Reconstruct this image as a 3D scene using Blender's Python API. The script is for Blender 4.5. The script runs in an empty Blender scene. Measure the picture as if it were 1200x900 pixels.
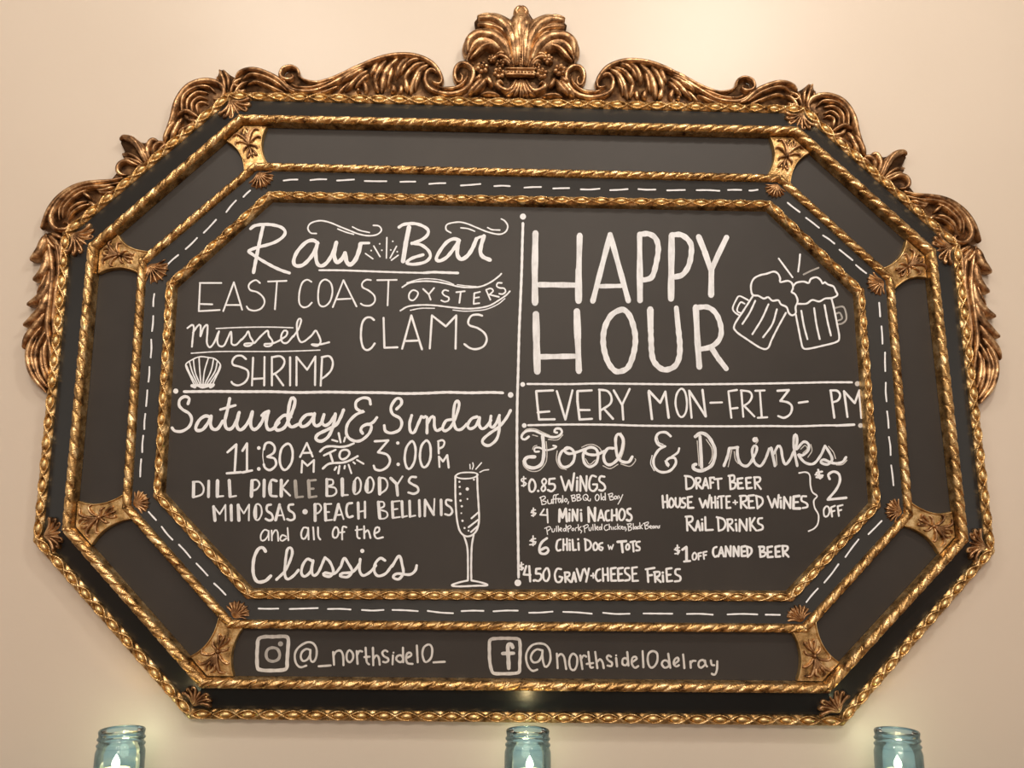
import bpy, math, random
from mathutils import Vector, Matrix
random.seed(7)
sc = bpy.context.scene
ZC = 1.75                      # height of the frame's centre above the floor
FPX = 1008.2224
RM = Matrix(((0.99964013,-0.00680962,-0.02594684),(0.0113439,0.98381208,0.17884383),(0.02430896,-0.17907381,0.98353528)))
CAM = Vector((-0.04795545,0.2493657,-1.44273454))            # x right, y down from frame centre, z into the wall

# ---------------- camera
cd = bpy.data.cameras.new('camera'); cam = bpy.data.objects.new('camera', cd)
sc.collection.objects.link(cam); sc.camera = cam
cd.sensor_width = 36.0; cd.lens = FPX / 1200 * 36.0; cd.clip_start = 0.01
def w3(v): return Vector((v[0], v[2], -v[1]))
cr, cdn, cf = w3(RM[0]), w3(RM[1]), w3(RM[2])
M = Matrix((cr, -cdn, -cf)).transposed().to_4x4()
CO = w3(CAM) + Vector((0, 0, ZC)); M.translation = CO
cam.matrix_world = M

# ---------------- world, lights, exposure
wd = bpy.data.worlds.new('world'); sc.world = wd; wd.use_nodes = True
bg = wd.node_tree.nodes['Background']; bg.inputs[0].default_value = (1.0, .85, .71, 1); bg.inputs[1].default_value = 0.66
sc.view_settings.view_transform = 'Standard'; sc.view_settings.look = 'None'
sc.view_settings.gamma = 1; sc.view_settings.exposure = 0.06
def area(name, loc, power, size, col, aim=None, size_y=None):
    l = bpy.data.lights.new(name, 'AREA'); l.energy = power; l.color = col
    l.shape = 'RECTANGLE' if size_y else 'DISK'; l.size = size
    if size_y: l.size_y = size_y
    o = bpy.data.objects.new(name, l); sc.collection.objects.link(o); o.location = loc
    d = (Vector(aim) - Vector(loc)) if aim else Vector((0, 0, -1))
    o.rotation_euler = d.to_track_quat('-Z', 'Y').to_euler(); return o
WARM = (1.0, .90, .79)
area('ceiling_or_fill_light', (.66, -1.20, 3.17), 13.5, .22, WARM, (.35, 0, 1.9))
area('ceiling_or_fill_light', (-.75, -1.20, 3.17), 8, .26, WARM, (-.4, 0, 1.8))
area('ceiling_or_fill_light', (0.0, -1.5, 3.17), 8, 1.6, WARM, (0, 0, 1.7), .3)  # broad fill light, added to soften the overhead lighting
area('ceiling_or_fill_light', (-.2, -3.4, 3.1), 62, 1.3, (1.0, .86, .72), (0, 0, 1.2), .8)  # added fill light behind the camera, lifts the middle of the wall

# ---------------- projection of a traced point of the photograph onto a plane parallel to the wall
def ray(px, py):
    v = RM.transposed() @ Vector(((px - 600) / FPX, (py - 450) / FPX, 1.0))
    return w3(v)
def P(px, py, h):
    d = ray(px, py); t = (-h - CO.y) / d.y
    return CO + d * t
def PP(px, py, p0, n):
    d = ray(px, py); t = (p0 - CO).dot(n) / d.dot(n)
    return CO + d * t

# ---------------- materials
def mat(name):
    m = bpy.data.materials.new(name); m.use_nodes = True
    nt = m.node_tree; return m, nt, nt.nodes['Principled BSDF']
def noise(nt, scale, detail=4, rough=.6, coord='Object', stretch=None):
    tc = nt.nodes.new('ShaderNodeTexCoord'); n = nt.nodes.new('ShaderNodeTexNoise')
    n.inputs['Scale'].default_value = scale; n.inputs['Detail'].default_value = detail; n.inputs['Roughness'].default_value = rough
    if stretch:
        mp = nt.nodes.new('ShaderNodeMapping'); mp.inputs['Scale'].default_value = stretch
        nt.links.new(tc.outputs[coord], mp.inputs[0]); nt.links.new(mp.outputs[0], n.inputs['Vector'])
    else: nt.links.new(tc.outputs[coord], n.inputs['Vector'])
    return n
def ramp(nt, src, stops):
    r = nt.nodes.new('ShaderNodeValToRGB'); nt.links.new(src, r.inputs[0])
    e = r.color_ramp.elements
    while len(e) < len(stops): e.new(.5)
    for k, (p, c) in enumerate(stops):
        e[k].position = p; e[k].color = (*c, 1) if len(c) == 3 else c
    return r
def bump(nt, bs, src, s, d):
    b = nt.nodes.new('ShaderNodeBump'); b.inputs['Strength'].default_value = s; b.inputs['Distance'].default_value = d
    nt.links.new(src, b.inputs['Height']); nt.links.new(b.outputs[0], bs.inputs['Normal'])
def gold(name, dark, mid, light, rough, metal=.9):
    m, nt, b = mat(name)
    n = noise(nt, 60, 6, .65); r = ramp(nt, n.outputs['Fac'], [(.32, dark), (.5, mid), (.68, light)])
    nt.links.new(r.outputs[0], b.inputs['Base Color']); b.inputs['Metallic'].default_value = metal
    n2 = noise(nt, 110, 3, .6); rr = ramp(nt, n2.outputs['Fac'], [(.35, (rough + .2,) * 3), (.65, (rough,) * 3)])
    nt.links.new(rr.outputs[0], b.inputs['Roughness'])
    n3 = noise(nt, 320, 3, .6); bump(nt, b, n3.outputs['Fac'], .35, .0015)
    return m
G_RAIL = gold('antique_gold', (.10, .05, .02), (.56, .35, .14), (.97, .75, .42), .22)
G_BEAD = gold('rubbed_gold', (.30, .18, .07), (.66, .45, .19), (.88, .68, .36), .28)
G_CARVE = gold('bronze_gold', (.06, .030, .016), (.36, .205, .10), (.86, .60, .33), .27)
G_DARK = gold('dark_bronze', (.035, .018, .010), (.13, .068, .032), (.34, .20, .095), .42, .8)
def board(name, c, rough, spec=.5):
    m, nt, b = mat(name)
    n = noise(nt, 5, 5, .6); a = tuple(x * .86 for x in c); d = tuple(x * 1.15 for x in c)
    r = ramp(nt, n.outputs['Fac'], [(.3, a), (.7, d)]); nt.links.new(r.outputs[0], b.inputs['Base Color'])
    b.inputs['Roughness'].default_value = rough; b.inputs['Specular IOR Level'].default_value = spec
    n2 = noise(nt, 500, 2, .6, stretch=(.25, 1, 1)); bump(nt, b, n2.outputs['Fac'], .12, .0006)
    return m
CHALK = board('chalkboard_paint', (.034, .0308, .0285), .52, .36)
STRIP = board('grey_chalkboard_paint', (.024, .0240, .0235), .54, .30)
BLACK = board('gloss_black', (.020, .0225, .024), .26, .30)
def paint(name, c, amt):
    m, nt, b = mat(name)
    n = noise(nt, 150, 4, .6, stretch=(1, 1, .35)); r = ramp(nt, n.outputs['Fac'], [(.3, tuple(x * (1 - amt) for x in c)), (.6, c)])
    nt.links.new(r.outputs[0], b.inputs['Base Color']); b.inputs['Roughness'].default_value = .6
    b.inputs['Specular IOR Level'].default_value = .2
    return m
WHITE = paint('white_paint_marker', (.86, .91, .97), .07)
WHITE2 = paint('brushed_white_paint', (.84, .89, .95), .20)
GREY = paint('thin_grey_paint', (.45, .45, .44), .3)
PALE = paint('pale_grey_paint', (.70, .71, .71), .25)

# ---------------- mesh helpers
def mk(name, verts, faces, m, parent=None, smooth=False, loc=(0, 0, 0), kind=None, label=None):
    me = bpy.data.meshes.new(name); o = bpy.data.objects.new(name, me)
    off = Vector(ROOT) if parent is not None and USE_ROOT else Vector((0, 0, 0))
    me.from_pydata([tuple(Vector(v) - off) for v in verts], [], faces); me.materials.append(m)
    if smooth: me.shade_smooth()
    me.update()
    sc.collection.objects.link(o); o.location = loc
    if parent is not None: o.parent = parent
    if kind: o['kind'] = kind
    if label: o['label'] = label
    return o
ROOT = (0, 0, 0); USE_ROOT = False
def boxv(a, b):
    (x0, y0, z0), (x1, y1, z1) = a, b
    v = [(x0,y0,z0),(x1,y0,z0),(x1,y1,z0),(x0,y1,z0),(x0,y0,z1),(x1,y0,z1),(x1,y1,z1),(x0,y1,z1)]
    return v, [(0,3,2,1),(4,5,6,7),(0,1,5,4),(1,2,6,5),(2,3,7,6),(3,0,4,7)]
def prism(front, back):
    n = len(front); v = list(front) + list(back)
    return v, [tuple(range(n)), tuple(range(2*n-1, n-1, -1))] + [(i, n+i, n+(i+1) % n, (i+1) % n) for i in range(n)]
def catmull(pts, step, closed=False):
    n = len(pts)
    if n == 2 and not closed: return lerp_path(pts, step)
    out = []; rng = range(n if closed else n - 1)
    for i in rng:
        if closed: p0, p1, p2, p3 = (Vector(pts[(i+k-1) % n]) for k in range(4))
        else:
            p1, p2 = Vector(pts[i]), Vector(pts[i+1])
            p0 = Vector(pts[i-1]) if i else p1 * 2 - p2
            p3 = Vector(pts[i+2]) if i + 2 < n else p2 * 2 - p1
        k = max(2, int((p2 - p1).length / step))
        for j in range(k):
            t = j / k
            out.append(.5 * ((2*p1) + (p2-p0)*t + (2*p0-5*p1+4*p2-p3)*t*t + (3*p1-p0-3*p2+p3)*t**3))
    out.append(Vector(pts[0]) if closed else Vector(pts[-1]))
    return out
def lerp_path(pts, step):
    out = []
    for a, b in zip(pts, pts[1:]):
        a, b = Vector(a), Vector(b); k = max(1, int((b-a).length / step))
        out += [a.lerp(b, j / k) for j in range(k)]
    out.append(Vector(pts[-1])); return out
# ================= the room
m, nt, b = mat('beige_wall_paint')
n = noise(nt, 1.6, 3, .5); r = ramp(nt, n.outputs['Fac'], [(.3, (.655, .59, .505)), (.7, (.695, .63, .545))])
nt.links.new(r.outputs[0], b.inputs['Base Color']); b.inputs['Roughness'].default_value = .40
n2 = noise(nt, 45, 4, .6); bump(nt, b, n2.outputs['Fac'], .10, .002)
WALL = m
m, nt, b = mat('ceiling_paint'); b.inputs['Base Color'].default_value = (.62, .56, .47, 1); CEIL = m
m, nt, b = mat('dark_wood'); n = noise(nt, 6, 5, .6, stretch=(.4, 6, 6))
r = ramp(nt, n.outputs['Fac'], [(.3, (.030, .016, .009)), (.7, (.075, .042, .022))]); nt.links.new(r.outputs[0], b.inputs['Base Color'])
b.inputs['Roughness'].default_value = .4; WOOD = m
m, nt, b = mat('oak_floor'); n = noise(nt, 4, 5, .6, stretch=(.4, 6, 6))
r = ramp(nt, n.outputs['Fac'], [(.3, (.30, .13, .045)), (.7, (.42, .20, .075))]); nt.links.new(r.outputs[0], b.inputs['Base Color'])
b.inputs['Roughness'].default_value = .45; FLOORW = m
def setting(name, a, c, m):
    v, f = boxv(a, c); o = mk(name, v, f, m); o['kind'] = 'structure'; return o
setting('wall_back', (-5, 0, 0), (5, .1, 3.2), WALL)
setting('floor', (-5, -8, -.05), (5, .1, 0), FLOORW)
setting('ceiling', (-5, -5, 3.2), (5, .1, 3.3), CEIL)
setting('baseboard_back', (-5, -.018, 0), (5, 0, .14), WOOD)

# ================= the octagonal frame
C1 = [(268,111),(942,127),(1122,287),(1162,645),(987,845),(223,837),(43,632),(77,272)]
C2 = [(280,136),(935,150),(1095,293),(1133,632),(972,808),(235,802),(75,620),(105,287)]
C3 = [(298,193),(915,207),(1045,325),(1067,603),(945,737),(268,732),(146,594),(165,305)]
C4 = [(315,227),(903,238),(1010,340),(1029,592),(928,700),(290,697),(183,580),(198,332)]
def ring2(c, h): return [Vector((P(x, y, h).x, P(x, y, h).z)) for x, y in c]
R1, R2, R3, R4 = ring2(C1, .02), ring2(C2, .05), ring2(C3, .04), ring2(C4, .032)
def inset(R, d):
    out = []; n = len(R)
    for i in range(n):
        a, b_, c = R[i-1], R[i], R[(i+1) % n]
        d1 = (b_ - a).normalized(); d2 = (c - b_).normalized()
        n1 = Vector((d1.y, -d1.x)); n2 = Vector((d2.y, -d2.x))
        bis = (n1 + n2).normalized(); out.append(b_ + bis * (d / bis.dot(n1)))
    return out
def at(p, h): return Vector((p[0], -h, p[1]))
root = bpy.data.objects.new('menu_board', None); sc.collection.objects.link(root)
root.location = (0, 0, ZC); ROOT = (0, 0, ZC); USE_ROOT = True
root['label'] = 'black octagonal menu board with carved antique gold frame and white lettering on beige wall'
root['category'] = 'menu board'

def molding(name, R, offs, hf, du, m):
    """offs: offsets across the rail (inward positive); hf(s, d) height off the wall"""
    rows = [inset(R, d) for d in offs]; V = []; F = []; nv = len(offs)
    for k in range(8):
        A = [r_[k] for r_ in rows]; B = [r_[(k+1) % 8] for r_ in rows]
        L = (R[(k+1) % 8] - R[k]).length; nu = int(L / du); base = len(V); e = (R[(k+1) % 8] - R[k]).normalized()
        for i in range(nu + 1):
            t = i / nu
            for j in range(nv):
                p = A[j].lerp(B[j], t); s = (p - R[k]).dot(e)
                V.append(at(p, hf(s, L, offs[j])))
        for i in range(nu):
            for j in range(nv - 1):
                a = base + i*nv + j; F.append((a, a+nv, a+nv+1, a+1))
    return mk(name, V, F, m, root, True)
def fr(x): return x - math.floor(x)
def rope(hw, hb, top, hin, per, skirt):
    def hf(s, L, d):
        if d > hw + .0005: return hb + (hin - hb) * min(1, (d - hw) / skirt)
        if d < -hw - .0005: return hb - .012
        v = max(-1, min(1, d / hw)); base = hb + (top - hb) * math.sqrt(max(0, 1 - v*v))
        q = s / per + .42 * v + .03 * math.sin(s * 61)
        g = fr(q); leaf = (1 - abs(2*g - 1) ** 3)
        q2 = fr(q * 3 + .5 * v + .2 * math.sin(s * 37)); cut = max(0, 1 - abs(q2 - .5) * 5)
        big = max(0, 1 - min(g, 1 - g) * 9)
        lump = .0007 * math.sin(s * 271 + 3 * v) * math.sin(s * 113 + v * 5)
        return base + leaf * .0016 - .0008 - cut * .0013 * (.4 + .6 * math.sin(s * 89) ** 2) - big * .0032 * (1 - abs(v) * .4) + lump
    return hf
NV = 13
def offsets(hw, skirt, outer=True):
    o = [hw * math.sin(-math.pi/2 + math.pi * k / (NV - 1)) for k in range(NV)]
    if outer: o = [-hw - .001] + o
    if skirt: o += [hw + skirt * .35, hw + skirt * .7, hw + skirt]
    return o
molding('rope_molding', R2, offsets(.0072, .0022), rope(.0072, .040, .048, .027, .023, .0022), .0012, G_RAIL)
molding('rope_molding', R3, offsets(.0068, .002), rope(.0068, .032, .040, .0265, .021, .002), .0012, G_RAIL)
def eggf(hw, hb, top, hin, skirt, L0, drop):
    def hf(s, L, d):
        if d > hw + .0005: return hb + (hin - hb) * min(1, (d - hw) / skirt)
        if d < -hw - .0005: return hb - drop
        nb = round(L / L0); per = L / nb; t = s / per
        v = d / hw; lens = abs(math.cos(math.pi * (fr(t) - .5))) * .80
        ridge = math.exp(-((abs(v) - lens) / .16) ** 2)
        inside = 1 if abs(v) < lens - .15 else 0
        edge = math.exp(-((abs(v) - 1) / .12) ** 2) * (.5 + .5 * math.cos(t * 8 * math.pi))
        return hb + (top - hb) * (.55 * math.sqrt(max(0, 1 - v*v)) + .62 * ridge - .45 * inside + .2 * edge)
    return hf
EO = lambda hw: [-hw - .0015] + [hw * (-1 + 2 * k / 14) for k in range(15)]
r1 = molding('outer_molding', R1, EO(.0082) + [.0094], eggf(.0082, .014, .021, .009, .0010, .0355, .0135), .0018, G_RAIL)
r4 = molding('inner_molding', R4, EO(.0070) + [.0078, .0088, .0096], eggf(.0070, .0255, .0315, .0165, .0026, .0350, .006), .0018, G_RAIL)
# beads of the two egg mouldings
def ball_mesh(name, m, a, b_, c, nu=10, nv=6):
    V = [(0, -c, 0)]; F = []
    for i in range(1, nv):
        th = math.pi * i / nv * .62
        for j in range(nu):
            ph = 2 * math.pi * j / nu; V.append((a * math.sin(th) * math.cos(ph) , -c * math.cos(th), b_ * math.sin(th) * math.sin(ph)))
    for j in range(nu): F.append((0, 1 + (j+1) % nu, 1 + j))
    for i in range(nv - 2):
        for j in range(nu):
            p = 1 + i*nu + j; q = 1 + i*nu + (j+1) % nu; F.append((p, q, q+nu, p+nu))
    me = bpy.data.meshes.new(name); me.from_pydata(V, [], F); me.materials.append(m); me.shade_smooth(); return me
def beads(R, L0, h, me, par):
    for k in range(8):
        a, b_ = R[k], R[(k+1) % 8]; L = (b_ - a).length; nb = round(L / L0)
        ang = math.atan2((b_-a).y, (b_-a).x)
        for i in range(nb):
            p = a.lerp(b_, (i + .5) / nb)
            o = bpy.data.objects.new('bead', me); sc.collection.objects.link(o); o.parent = par
            o.location = at(p, h) - Vector(ROOT); o.rotation_euler = (0, -ang, 0)
            o.scale = (random.uniform(.92, 1.06), random.uniform(.9, 1.05), random.uniform(.92, 1.05))
beads(R1, .0355, .0155, ball_mesh('bead', G_BEAD, .0100, .0054, .0072), r1)
beads(R4, .0350, .0262, ball_mesh('bead', G_BEAD, .0095, .0050, .0066), r4)

# black strips, wide panels, narrow strips, central board
def strip(name, A, ha, B, hb, m, k, th=.003):
    k2 = (k + 1) % 8; fp = [at(A[k], ha), at(A[k2], ha), at(B[k2], hb), at(B[k], hb)]
    bp = [p + Vector((0, th, 0)) for p in fp]; v, f = prism(fp, bp)
    return mk(name, v, f, m, root)
A1, B1 = inset(R1, .008), inset(R2, -.006)
A2, B2 = inset(R2, .010), inset(R3, -.006)
A3, B3 = inset(R3, .006), inset(R4, -.006)
outer = [strip('outer_strip', A1, .015, B1, .036, BLACK, k) for k in range(8)]
HW = .026
wide = [strip('wide_panel', inset(R2, .004), HW, inset(R3, -.004), HW, CHALK, k) for k in range(8)]
inner = [strip('inner_strip', A3, .031, B3, .0245, STRIP, k) for k in range(8)]
fp = [at(p, .0165) for p in inset(R4, .004)]; v, f = prism(fp, [p + Vector((0, .006, 0)) for p in fp])
panel = mk('chalk_panel', v, f, CHALK, root)
for o_ in outer: pass
fp = [at(p, .011) for p in inset(R1, .002)]; v, f = prism(fp, [Vector((p.x, -.001, p.z)) for p in fp])
mk('backing_board', v, f, G_DARK, root)

# ---------------- carved relief: each stroke is a swept ridge
class Relief:
    def __init__(s): s.V = []; s.F = []
    def ridge(s, pts, w, hb, ht, taper=(.35, .35), n=7, step=.0022):
        """pts: 2-d world points (x, z); w: full width; ridge from hb, ht tall"""
        c = catmull([(p[0], p[1], 0) for p in pts], step); N = len(c)
        if N < 3: return
        L = [0]
        for a, b_ in zip(c, c[1:]): L.append(L[-1] + (b_ - a).length)
        T = L[-1] or 1; base = len(s.V)
        for i, p in enumerate(c):
            d = (c[min(N-1, i+1)] - c[max(0, i-1)]).normalized(); nx, nz = -d.y, d.x
            u = L[i] / T
            k0 = min(1, (taper[0] + (1 - taper[0]) * math.sin(min(1, u / .35) * math.pi / 2)))
            k1 = min(1, (taper[1] + (1 - taper[1]) * math.sin(min(1, (1-u) / .35) * math.pi / 2)))
            k = k0 * k1
            if i == 0 or i == N-1: k *= .25
            for j in range(n):
                th = math.pi * j / (n - 1); o = -math.cos(th) * w / 2 * k
                z = hb + ht * (math.sin(th) ** .9) * (.35 + .65 * k) if 0 < j < n-1 else hb - .004
                s.V.append((p.x + nx * o, -z, p.y + nz * o))
        for i in range(N - 1):
            for j in range(n - 1):
                a = base + i*n + j; s.F.append((a, a+1, a+n+1, a+n))
        s.F.append(tuple(base + j for j in range(n))); s.F.append(tuple(base + (N-1)*n + j for j in range(n-1, -1, -1)))
    def dome(s, p, r, hb, ht, n=10):
        base = len(s.V); rows = 4
        s.V.append((p[0], -hb - ht, p[1]))
        for i in range(1, rows + 1):
            th = math.pi / 2 * i / rows
            for j in range(n):
                a = 2*math.pi*j/n; s.V.append((p[0] + r*math.sin(th)*math.cos(a), -hb - ht*math.cos(th), p[1] + r*math.sin(th)*math.sin(a)))
        for j in range(n): s.F.append((base, base+1+j, base+1+(j+1) % n))
        for i in range(rows - 1):
            for j in range(n):
                p_ = base+1+i*n+j; q = base+1+i*n+(j+1) % n; s.F.append((p_, p_+n, q+n, q))
    def build(s, name, m, label=None): return mk(name, s.V, s.F, m, root, True, label=label)
PX = .00146
def wp(x, y, h=.018):
    p = P(x, y, h); return Vector((p.x, p.z))
# traced groups: crop origin, zoom, strokes "width px|x,y x,y ..."
TOP = [((250, 40, 6), """8|150,300 180,262 240,245 310,250 380,275 440,305 490,345 540,390 620,410
6|205,310 250,280 320,285 400,315 460,350 520,395
5|235,348 290,330 360,350 430,380 500,408
5|150,300 140,345 175,365 205,345 190,318
5|150,385 195,400 225,380
6|600,290 590,245 545,225 490,240 470,280 490,310 535,315 560,295 540,272
7|490,300 510,350 570,390 650,402 740,390 830,350 920,300 1000,250 1080,215
6|590,280 640,315 720,335 800,320 900,280 1000,230 1100,190 1200,160
5|545,345 600,372 680,376 760,355 840,318
5|700,425 800,400 880,360
5|860,430 920,370 960,330"""),
((400, 50, 7.5), """8|0,290 100,235 220,180 350,135 470,110 600,108 700,130 790,175 850,240 882,310 870,352 830,350 795,330
8|880,345 850,260 790,225 745,260 738,330 770,390 850,430 960,445 1060,420 1130,360 1160,280 1150,220 1100,180 1040,180 1002,225 998,290 1020,335 1050,330 1062,285 1040,255
5|840,370 900,398 980,400 1050,370 1100,310 1108,250
9|770,190 700,230 655,300 625,380 605,450
8|740,170 650,205 585,270 545,335
7|720,215 680,290 655,370 650,420
9|590,128 535,180 500,240 485,310
10|500,130 440,190 390,260 365,340 352,440
7|460,170 435,250 405,380
9|400,150 345,220 305,300 285,375
9|320,165 290,230 262,290
8|230,235 160,290 100,350 25,425
7|200,220 120,270 40,330
7|245,270 185,330 120,400
6|0,350 70,295 150,255
8|560,300 575,380 585,440
7|640,150 570,190 520,270
7|690,140 610,165 560,215
8|300,330 310,400 330,440
8|200,330 215,400 210,445
9|450,360 460,410 440,450
7|530,360 520,420 500,450
8|130,420 170,430""")]
TOPB = [(268,110),(272,92),(282,85),(295,82),(310,85),(322,91),(332,92),(334,84),(342,79),(350,84),(353,91),(365,96),(385,97),(400,90),(420,80),(445,70),(465,66),(490,68),(507,75),(516,87),(519,99),(536,98),(534,88),(537,77),(547,74),(554,80),(562,84),(562,119)]
DIA = [((0, 0, 3), """9|570,485 600,420 622,350 662,300 720,281 770,292 786,320 770,345 745,343
6|636,395 642,340 680,308 730,302 755,322
5|655,392 658,350 690,322 728,322
5|675,400 674,362 700,340 728,345
5|695,400 690,368 710,356 728,362
6|620,405 655,388 700,412
8|597,492 618,450 640,412
8|572,500 588,458 612,420
7|622,470 650,450 690,432
6|645,400 668,422 700,425
6|790,322 784,280 768,238
5|802,312 800,272 782,240
5|780,312 765,280 760,262
5|806,332 822,292 850,270
5|816,342 842,302 872,282"""),
((100, 100, 6), """9|425,550 385,450 335,385 270,358 235,378
6|405,545 330,490 248,476
6|415,562 330,522 265,505
8|435,540 400,450 350,375
8|445,520 430,440 465,378 512,392
7|475,490 482,430 530,400 562,412
7|505,470 540,432 582,404
7|290,622 250,622 222,590 240,545 290,528 340,548 385,562
6|340,600 380,570 440,540"""),
((20, 200, 7.5), """9|930,55 820,85 700,100 580,122 450,190 350,290 300,390 300,460 350,510 420,510 452,480 430,450 395,455
6|900,95 780,130 640,140 520,175 425,255 372,330 362,425
6|860,135 760,172 690,162
6|625,152 540,195 455,262 402,330 388,410
5|570,185 625,225 645,250
6|700,172 770,195 860,185
5|605,262 530,285 462,335 432,400
5|645,285 560,315 490,362 442,425
6|612,258 662,292 705,315
8|200,505 240,420 290,330 370,232 480,155 600,108 720,85
6|260,560 320,600 370,660
6|290,540 350,570 400,600
6|240,560 290,640 340,690
6|520,470 580,420 650,370""")]
DIAB = [(77,272),(50,268),(52,258),(61,244),(74,229),(90,219),(108,213),(128,208),(136,198),(138,192),(144,186),(141,180),(144,175),(139,165),(141,159),(148,158),(157,163),(167,165),(175,163),(188,164),(190,155),(198,147),(204,132),(211,120),(220,108),(228,101),(247,95),(253,87),(256,79),(261,79),(268,85),(277,90),(276,108),(268,113)]
SID = [((20, 220, 3.4615), """13|112,188 98,240 78,272 48,292
13|122,250 116,310 97,350 60,373
13|132,330 120,400 87,448 35,474
13|130,410 105,480 65,530 20,558
11|112,500 72,560 36,610 18,650
8|97,560 57,620 42,690 62,760 115,830
7|112,580 82,640 74,700 88,760 122,812
7|122,600 106,660 112,720 128,772
6|80,600 58,680 76,750 110,806
8|112,180 132,260 142,350 132,450 122,560 132,650 140,700
7|142,190 162,260 167,340 152,440 147,540
6|132,205 172,240 168,285
6|152,330 152,420 142,520 147,620
6|128,280 142,350 137,430
6|175,200 180,260 172,330
5|100,420 90,490 60,545
5|120,330 104,380 75,430
6|95,640 100,720 120,790""")]
SIDB = [(100,180),(78,240),(52,288),(85,288),(105,280),(96,330),(64,368),(85,373),(108,363),(96,418),(40,468),(70,474),(92,466),(72,518),(24,554),(45,562),(60,560),(28,608),(19,640),(38,645),(38,700),(58,762),(88,806),(118,832),(140,760),(165,650),(198,250),(195,190),(150,170)]
SIDB = [(20 + x / 3.4615, 220 + y / 3.4615) for x, y in SIDB]
def parse(groups):
    out = []
    for (ox, oy, k), txt in groups:
        for ln in txt.strip().split('\n'):
            w, p = ln.split('|'); out.append((float(w), [(ox + float(a.split(',')[0]) / k, oy + float(a.split(',')[1]) / k) for a in p.split()]))
    return out
def mirror(A, B, A_, B_):
    e = (B - A).normalized(); n_ = Vector((-e.y, e.x)); L = (B - A).length
    e2 = (B_ - A_).normalized(); n2_ = Vector((e2.y, -e2.x)); L2 = (B_ - A_).length
    return lambda p: A_ + e2 * ((p - A).dot(e) / L * L2) + n2_ * (p - A).dot(n_)
MIDT = wp(609, 119)
SEG = {'top': (wp(268,111), MIDT, wp(942,127), MIDT), 'dia': (wp(77,272), wp(268,111), wp(1122,287), wp(942,127)), 'sid': (wp(77,272), wp(56,462), wp(1122,287), wp(1147,475))}
def plate(R_, poly, h0, h1, grow=0):
    c = sum(poly, Vector((0, 0))) / len(poly); base = len(R_.V); n = len(poly)
    for p in poly: R_.V.append((p.x, -.001, p.y))
    for p in poly: R_.V.append((p.x, -h0, p.y))
    from mathutils.geometry import tessellate_polygon
    for t in tessellate_polygon([[Vector((p.x, p.y, 0)) for p in poly]]): R_.F.append(tuple(base + n + i for i in t))
    for i in range(n): R_.F.append((base+i, base+(i+1) % n, base+n+(i+1) % n, base+n+i))
def carve(groups, poly, seg, name, dark):
    st = parse(groups)
    for side in (0, 1):
        f_ = (lambda p: p) if side == 0 else mirror(*SEG[seg])
        bp_ = Relief(); plate(bp_, [f_(wp(*p)) for p in poly], dark, dark)
        o = bp_.build(name, G_DARK)
        s_ = Relief(); rnd = random.Random(3)
        for w, pts in st:
            s_.ridge([f_(wp(*p)) for p in pts], w * PX, dark - .001 + rnd.uniform(0, .002), .0055 + w * .0007 + rnd.uniform(0, .003))
        c = mk('carved_scrolls', s_.V, s_.F, G_CARVE, o, True)
carve(TOP, TOPB, 'top', 'acanthus_scroll', .010)
carve(DIA, DIAB, 'dia', 'shoulder_scroll', .009)
carve(SID, SIDB, 'sid', 'feather_scroll', .009)
# central palmette
CC = ((500, 0, 5.4545), """30|570,300 540,220 480,165 400,135 325,130
26|550,390 490,310 410,270 330,260 275,300 262,360
24|575,420 570,300 580,180 600,90 606,45
16|560,360 545,260 500,180 430,135 325,125
9|545,260 485,175 405,112 322,108
8|525,250 465,195 385,172 322,162
10|572,320 560,225 520,160 450,112
7|500,260 450,215 400,200
16|540,400 500,310 430,250 340,235 275,275 262,355
10|520,390 470,300 400,265 330,275 285,320 262,380
8|482,335 432,292 362,305 315,350 275,385
9|530,340 470,250 400,212 320,205
8|500,300 430,240 350,222 290,240
12|582,420 578,290 565,180 552,112
9|590,400 565,270 535,160 515,128
7|560,430 530,365 475,345 430,362
6|548,432 520,385 470,362 440,375
6|540,440 510,400 470,392
8|595,120 572,80 605,40
9|265,608 310,560 360,505
8|300,600 345,560 385,505
8|425,560 405,530 385,490
7|300,520 330,505 350,480
8|575,515 530,585 475,575 450,545 470,528 492,545
7|585,515 560,580 510,615
7|595,515 585,570 560,622
7|400,395 430,385 440,360
6|340,610 400,600 470,615""")
g = parse([CC]); K = 5.4545
def ccp(x, y): return (500 + x / K, y / K)
pl = [(250,625),(275,600),(300,560),(292,480),(305,400),(272,385),(246,350),(252,262),(315,200),(304,130),(325,102),(430,102),(500,134),(542,107),(572,54),(605,37),(643,54),(678,107),(723,134),(780,112),(868,117),(898,150),(886,200),(866,222),(926,264),(948,350),(936,405),(890,396),(905,470),(922,560),(962,640),(960,655),(250,640)]
cb = Relief(); plate(cb, [wp(*ccp(*p)) for p in pl], .012, .012); cz = cb.build('crest_palmette', G_DARK)
cs = Relief()
def mir(p): x, y = p; x2 = 1219.5 - x + 2.5; return (x2 - .6, y + (x2 - x) * .022)
for k_, (w, pts) in enumerate(g):
    hb = .012 + (k_ % 3) * .0012 - (.004 if w > 20 else -.002); ht = .006 + min(w, 16) * .0009
    cs.ridge([wp(*p) for p in pts], w * PX, hb, ht); cs.ridge([wp(*mir(p)) for p in pts], w * PX, hb, ht)
cs.ridge([wp(*ccp(603, y)) for y in (440, 300, 180, 90, 50)], 15 * PX, .014, .014)
for dx in (-9, 9): cs.ridge([wp(*ccp(603 + dx * .8, 440)), wp(*ccp(603 + dx * 1.2, 300)), wp(*ccp(604 + dx * 2.4, 180)), wp(*ccp(604 + dx * 2, 95))], 5 * PX, .024, .006)
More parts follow.
